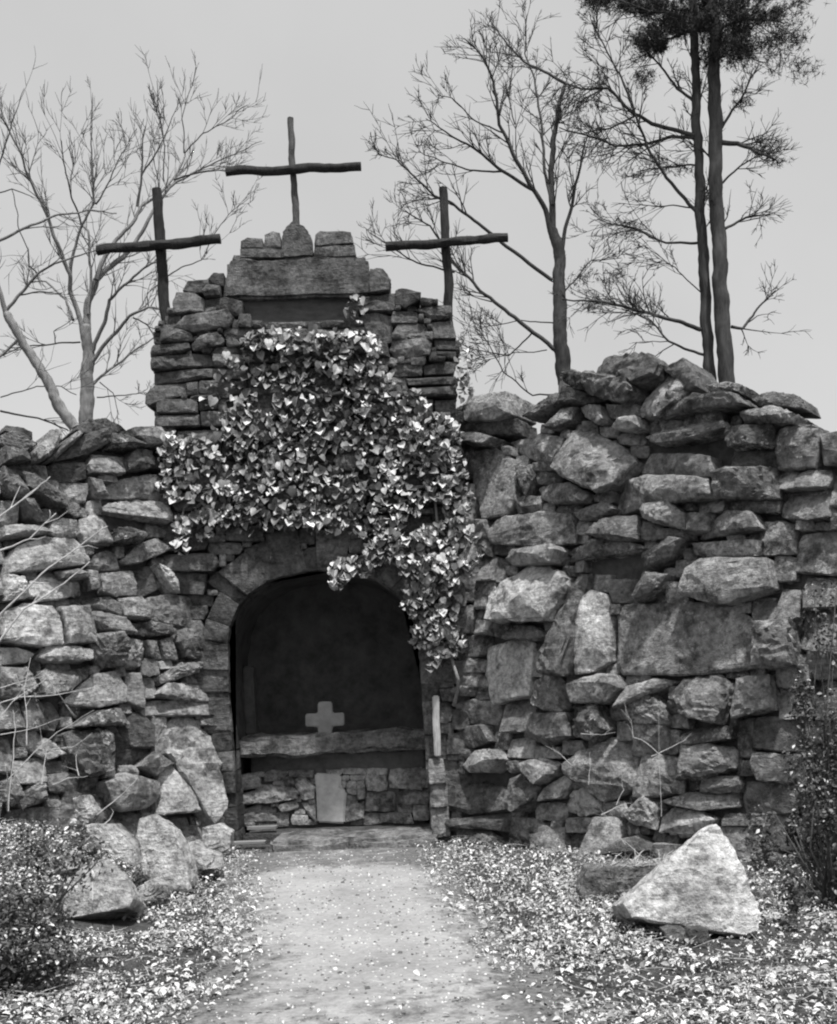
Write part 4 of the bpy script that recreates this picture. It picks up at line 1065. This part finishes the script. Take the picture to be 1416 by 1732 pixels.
# ------------------------------------------------------------------ trees
class Tree:
    def __init__(s, name, label, base, group='trees behind the walls', mt=M_BARKD):
        s.e = empty(name, base, label, 'tree', group)
        s.B = ([], []); s.T = ([], []); s.N = []; s.mb = M_TWIG; s.mt = mt
    def limb(s, pts, Y, r0, r1, dY=0.0, trunk=False, twigs=1.0, tw_len=0.9, up=0.35, levels=2, sides=6):
        n = len(pts)
        P = [at(x, y, Y + dY * (k / (n - 1)) ** 1.3) for k, (x, y) in enumerate(pts)]
        Q = wiggle(P, 7 if not trunk else 14, 0.03, 2.5)
        R = np.linspace(r0, r1, len(Q)) * (1.0 if trunk else 0.82)
        s.B = s.T if trunk else ([], [])
        tube(*(s.T if trunk else s.B), Q, R, 9 if trunk else sides)
        if twigs > 0:
            L = sum(np.linalg.norm(b - a) for a, b in zip(Q[:-1], Q[1:]))
            m = int(L * 7.5 * twigs)
            for i in range(m):
                t = random.uniform(0.2, 1.0) ** 0.8; k = min(int(t * (len(Q) - 1)), len(Q) - 2)
                d = Q[k + 1] - Q[k]; d /= max(np.linalg.norm(d), 1e-6)
                s.grow(Q[k], d, 1.3 * tw_len * random.uniform(0.4, 1.1) * (1.15 - 0.5 * t), min(R[k] * 0.5, 0.011), levels, up)
        if not trunk: mesh_obj('limb', s.B[0], s.B[1], s.mt if r0 > .028 else s.mb, s.e, smooth=True)
        return Q
    def grow(s, p, d, L, r, lev, up):
        v = rng.normal(0, 1, 3); v -= v.dot(d) * d; v /= np.linalg.norm(v)
        a = random.uniform(0.35, 0.85)
        d = d * math.cos(a) + v * math.sin(a); d[2] += up * random.random(); d /= np.linalg.norm(d)
        n = 5; Q = [p]
        for k in range(n):
            d = d + rng.normal(0, .10, 3) + np.array([0, 0, up * 0.12]); d /= np.linalg.norm(d)
            Q.append(Q[-1] + d * L / n)
        tube(*s.B, Q, np.linspace(max(r, .0042), .0022, n + 1), 4)
        s.N.append(Q[-1])
        if lev > 0:
            for k in range(random.randint(2, 4)):
                i = random.randint(1, n - 1); dd = Q[i + 1] - Q[i]; dd /= np.linalg.norm(dd)
                s.grow(Q[i], dd, L * random.uniform(.35, .65), r * .6, lev - 1, up)
    def done(s, mt, mb):
        W = [np.array(p) + 0.012 * np.array([nz(p, 5), nz(p, 5, 3), 0]) + 0.012 * np.array([nz(p, 14), nz(p, 14, 3), 0]) for p in s.T[0]]
        mesh_obj('trunk', W, s.T[1], mt, s.e, smooth=True)
lt = lambda pts: conv([pts], 0, 150, 2.936)[0]
Y = 18.0
def gz(px, py, Y):
    p = at(px, py, Y); return (p[0], p[1], float(ground_z(p[0], p[1])) - 0.1)
def trunk_base(pts, Y):
    """continue the traced trunk down to the ground"""
    p = at(*pts[0], Y); g = gz(*pts[0], Y)
    return np.array([p[0] + (random.uniform(-.05, .05)), p[1], g[2]])
def base_tube(t, pts, Y, r):
    tube(t.T[0], t.T[1], [trunk_base(pts, Y), at(*pts[0], Y)], [r * 1.35, r], 9)

t = Tree('bare_tree', 'bare tree toned pale for haze, with spreading limbs behind the cross', gz(146, 720, Y), mt=M_BARK)
pts = lt([(425, 1680), (432, 1500), (436, 1330), (425, 1180)])
base_tube(t, pts, Y, 0.125); t.limb(pts, Y, 0.125, 0.085, trunk=True, twigs=0)
for pts, r0, r1, dY in (
    ([(432, 1300), (395, 1150), (355, 1000), (350, 920), (300, 800), (250, 680), (200, 570), (150, 450), (110, 330), (45, 200), (10, 140)], .055, .010, -1.2),
    ([(434, 1330), (432, 1180), (440, 1050), (475, 950), (530, 905), (600, 840), (640, 800)], .085, .05, .4), ([(475, 950), (530, 820), (570, 760), (660, 670), (700, 590), (770, 540), (830, 490), (880, 420), (920, 320)], .05, .018, 1.0),
    ([(640, 800), (700, 720), (760, 620), (820, 510), (870, 460), (980, 410), (1130, 345), (1300, 260)], .045, .008, .5), ([(860, 450), (1000, 415), (1120, 405)], .02, .010, .2),
    ([(350, 920), (370, 800), (410, 680), (470, 570), (460, 440), (455, 250), (460, 20)], .035, .008, -.5), ([(475, 570), (540, 470), (600, 320), (680, 200)], .02, .007, .8), ([(410, 680), (360, 540), (310, 330), (300, 250)], .02, .007, -.8),
    ([(440, 1120), (450, 900), (435, 700), (400, 670)], .03, .02, .3), ([(690, 590), (700, 420), (715, 200)], .03, .010, -.3), ([(710, 420), (800, 270), (880, 90)], .02, .007, .4), ([(920, 320), (1000, 220), (1150, 150), (1230, 80)], .015, .006, .6), ([(915, 320), (905, 150), (940, 20)], .013, .006, .2),
    ([(810, 460), (820, 280), (790, 100), (780, -40)], .013, .006, -.3),
    ([(434, 1340), (520, 1160), (540, 1050), (580, 1010), (660, 930), (775, 860)], .045, .02, -.7), ([(820, 940), (900, 890), (1000, 850), (1060, 730), (1150, 610), (1240, 540)], .014, .006, .5),
    ([(432, 1390), (480, 1320), (560, 1220), (650, 1130), (740, 1080), (800, 1110)], .05, .018, -.4), ([(740, 1080), (730, 1020), (790, 970)], .014, .008, 0), ([(434, 1500), (480, 1460), (560, 1390), (650, 1310), (780, 1230)], .035, .014, .5), ([(660, 1140), (730, 1170), (770, 1240)], .016, .010, 0),
    ([(480, 1530), (600, 1525), (740, 1512)], .014, .008, .2), ([(500, 1460), (560, 1510), (590, 1620)], .012, .006, 0), ([(400, 1260), (270, 1270), (120, 1280), (0, 1330)], .018, .010, -.4), ([(275, 1270), (270, 1200), (350, 1150)], .013, .006, 0), ([(360, 1150), (330, 1050), (230, 960), (150, 960)], .03, .012, .6)):
    t.limb(lt(pts), Y, r0, r1, dY, twigs=0.62, tw_len=0.75, up=0.4, levels=2 if r1 < .015 else 1)
t.done(M_BARK, M_TWIG)

t = Tree('bare_tree', 'leaning bare tree with its trunk slanting out over the wall end', gz(120, 715, 16.5), mt=M_BARK)
pts = lt([(372, 1690), (300, 1580), (240, 1470), (170, 1340), (100, 1240), (30, 1120)])
base_tube(t, pts, 16.5, 0.09); t.limb(pts, 16.5, 0.09, 0.06, trunk=True, twigs=0)
for pts, r0, r1, dY in (([(30, 1130), (0, 1000), (-40, 850), (-60, 600)], .05, .02, -.3), ([(30, 1110), (90, 1030), (150, 960), (200, 910), (270, 860), (380, 830), (480, 800)], .035, .012, -.2), ([(100, 1240), (0, 1330), (-100, 1380)], .03, .015, 0),
    ([(90, 1030), (200, 1005), (310, 1015)], .016, .008, .4), ([(-60, 800), (0, 755), (150, 680), (290, 630), (450, 605), (580, 620)], .035, .010, .5), ([(0, 1600), (100, 1620), (250, 1660), (340, 1700)], .02, .012, .2), ([(60, 500), (90, 680), (140, 800), (150, 880), (190, 920)], .008, .013, 0), ([(-60, 600), (0, 350), (60, 160), (120, 0)], .02, .006, .3), ([(-60, 540), (60, 500), (160, 540)], .015, .007, .2), ([(0, 1535), (100, 1500), (180, 1475), (300, 1480), (380, 1520)], .012, .008, .1)):
    t.limb(lt(pts), 16.5, r0, r1, dY, twigs=0.5, tw_len=0.7, up=0.4, levels=1)
t.done(M_BARK, M_TWIG)

ra = lambda pts: conv([pts], 600, 0, 1.994)[0]
Y = 15.5
t = Tree('bare_tree', 'tall forked bare tree rising behind the darker wall', gz(955, 640, Y))
pts = ra([(715, 1290), (690, 1160), (690, 1000), (690, 850), (672, 770)])
base_tube(t, pts, Y, 0.115); t.limb(pts, Y, 0.115, 0.07, trunk=True, twigs=0)
for pts, r0, r1, dY in (
    ([(690, 900), (672, 780), (662, 650), (668, 480), (685, 380), (712, 280)], .07, .028, .2), ([(712, 280), (640, 245), (570, 205), (500, 130), (460, 80)], .03, .010, .5), ([(690, 870), (640, 710), (605, 640), (530, 510), (490, 420), (470, 280), (430, 190), (370, 130)], .05, .010, -.7),
    ([(605, 640), (500, 580), (400, 500), (310, 445), (240, 400)], .035, .007, -.6), ([(500, 580), (390, 575), (290, 545), (215, 510)], .02, .007, .5), ([(500, 450), (400, 400), (330, 330), (280, 320)], .015, .006, -.3), ([(664, 690), (640, 560), (632, 420), (605, 270), (575, 180), (580, 60)], .03, .008, .8),
    ([(700, 840), (735, 680), (760, 540), (775, 470)], .035, .012, .5), ([(690, 960), (510, 830), (420, 750), (330, 690), (270, 660), (200, 590), (140, 540), (75, 515)], .035, .008, -.8),
    ([(690, 1190), (540, 1070), (420, 980), (340, 890), (250, 760), (170, 710)], .04, .009, -.3), ([(340, 920), (210, 890), (130, 835), (50, 785)], .018, .007, -.2), ([(600, 1120), (520, 1200), (420, 1180), (330, 1150)], .014, .006, .4), ([(690, 1330), (600, 1330), (500, 1250), (450, 1150), (400, 1100)], .016, .006, .2),
    ([(700, 1000), (800, 880), (900, 870)], .014, .006, .4), ([(680, 1090), (560, 1080), (420, 1110)], .013, .006, .4), ([(540, 420), (520, 330), (530, 200)], .012, .005, .2), ([(650, 1180), (540, 1190), (430, 1220)], .010, .005, .2)):
    t.limb(ra(pts), Y, r0, r1, dY, twigs=0.9, tw_len=0.62, up=0.15, levels=2)
t.done(M_BARKD, M_TWIG)

def needles(C, rad, n, L=0.075):
    """tufts of needles round each centre"""
    P = np.concatenate([rng.normal(0, .5, (k, 3)) * r * np.array([1, 1, .55]) + c for c, r, k in zip(C, rad, n)])
    P = np.repeat(P, 6, axis=0); m = len(P)
    d = rng.normal(0, 1, (m, 3)); d /= np.linalg.norm(d, axis=1, keepdims=True)
    q = np.cross(d, rng.normal(0, 1, (m, 3))); q /= np.linalg.norm(q, axis=1, keepdims=True)
    tip = P + d * L * rng.uniform(.7, 1.3, (m, 1))
    V = np.stack([P - q * .004, P + q * .004, tip], 1).reshape(-1, 3)
    return V, np.arange(3 * m).reshape(-1, 3)

def pine(label, trunkpts, Y, r0, r1, limbs, clumps):
    t = Tree('pine_tree', label, gz(*ra([trunkpts[0]])[0], Y), 'tall pines behind the darker wall')
    pts = ra(trunkpts); base_tube(t, pts, Y, r0); t.limb(pts, Y, r0, r1, trunk=True, twigs=0.5, tw_len=0.5, up=0)
    for p, a, b, dY in limbs:
        t.limb(ra(p), Y, a, b, dY, twigs=1.35, tw_len=0.62, up=0.05, levels=2)
    t.done(M_BARKD, M_TWIG)
    C = []; R = []; K = []
    for (x, y, rx, ry, n, d) in clumps:
        for i in range(n):
            a = random.uniform(0, 6.28); q = math.sqrt(random.random())
            C.append(at(*ra([(x + rx * q * math.cos(a), y + ry * q * math.sin(a))])[0], Y + random.uniform(-d, d))); R.append(random.uniform(.10, .24)); K.append(random.randint(50, 120) if y < 220 else random.randint(14, 34))
    V, Fc = needles(C, R, K)
    fast_mesh('needle_foliage', V, Fc, M_NEEDLE, t.e, None, (0, Y, 8), 'stuff')
pine('slimmer of the two close pines, its limbs reaching over the wall', [(1195, 1330), (1185, 1000), (1165, 700), (1155, 400), (1150, 200), (1140, -60), (1135, -250)], 15.2, 0.082, 0.045, [
    ([(1165, 720), (1110, 660), (1050, 600), (1000, 520), (960, 420), (900, 260), (850, 180), (800, 70)], .035, .010, -.4), ([(1155, 460), (1070, 460), (980, 490), (880, 490), (800, 460), (690, 430)], .035, .010, .4),
    ([(1155, 455), (1000, 420), (950, 390), (860, 300), (760, 300), (712, 282)], .04, .012, -.3), ([(1150, 345), (1090, 300), (1010, 200), (940, 130)], .03, .010, .5), ([(1160, 820), (1050, 820), (940, 770), (820, 740)], .025, .008, -.3),
    ([(1170, 1110), (1080, 1080), (960, 1050), (850, 1020), (700, 1010)], .04, .012, -.6), ([(1180, 1200), (1060, 1150), (1000, 1080), (900, 1040)], .025, .008, .3), ([(950, 390), (860, 430), (770, 450)], .018, .008, 0),
    ([(1165, 700), (1060, 690), (960, 690)], .015, .006, .3), ([(1180, 1000), (1080, 900), (980, 830)], .012, .006, .3), ([(1160, 560), (1060, 560), (950, 580)], .018, .008, .2), ([(1145, 60), (1000, 40), (860, -10), (780, -60)], .03, .01, -.3), ([(1145, 100), (1040, 140), (980, 160)], .025, .01, .2)],
    [(1080, 40, 130, 70, 26, .7), (880, -5, 100, 30, 9, .4), (1010, 140, 60, 40, 7, .4), (990, 262, 40, 20, 4, .3), (840, 245, 25, 30, 2, .2), (790, 355, 40, 30, 3, .2), (975, 560, 50, 25, 3, .2), (1080, 560, 60, 20, 3, .2), (800, 940, 50, 15, 3, .2), (900, 925, 40, 14, 2, .2), (880, 1025, 120, 14, 4, .2), (930, 768, 30, 14, 2, .2), (1100, -130, 260, 60, 16, .9)])
pine('thicker of the two close pines, nearest the wall end', [(1255, 1330), (1235, 1000), (1222, 700), (1218, 400), (1212, 100), (1205, -60), (1200, -250)], 15.0, 0.112, 0.065, [
    ([(1220, 480), (1290, 485), (1330, 500), (1420, 540)], .05, .02, -.3), ([(1250, 770), (1320, 730), (1400, 720)], .025, .010, .3), ([(1240, 430), (1300, 340), (1340, 250)], .025, .01, .3), ([(1270, 1100), (1310, 1105), (1345, 1050), (1420, 980)], .03, .012, .2), ([(1240, 620), (1300, 560), (1400, 500)], .02, .008, -.2),
    ([(1215, 100), (1320, 60), (1450, 80)], .03, .012, .2), ([(1225, 560), (1170, 500), (1110, 470)], .02, .008, .3), ([(1215, 200), (1290, 180), (1380, 210)], .02, .008, .2)],
    [(1250, 60, 120, 90, 22, .7), (1240, 170, 90, 40, 10, .4), (1420, 60, 120, 100, 12, .6), (1480, 220, 80, 60, 5, .4), (1300, 330, 40, 30, 3, .3), (1450, 520, 80, 30, 3, .3), (1180, -140, 200, 60, 9, .8)])
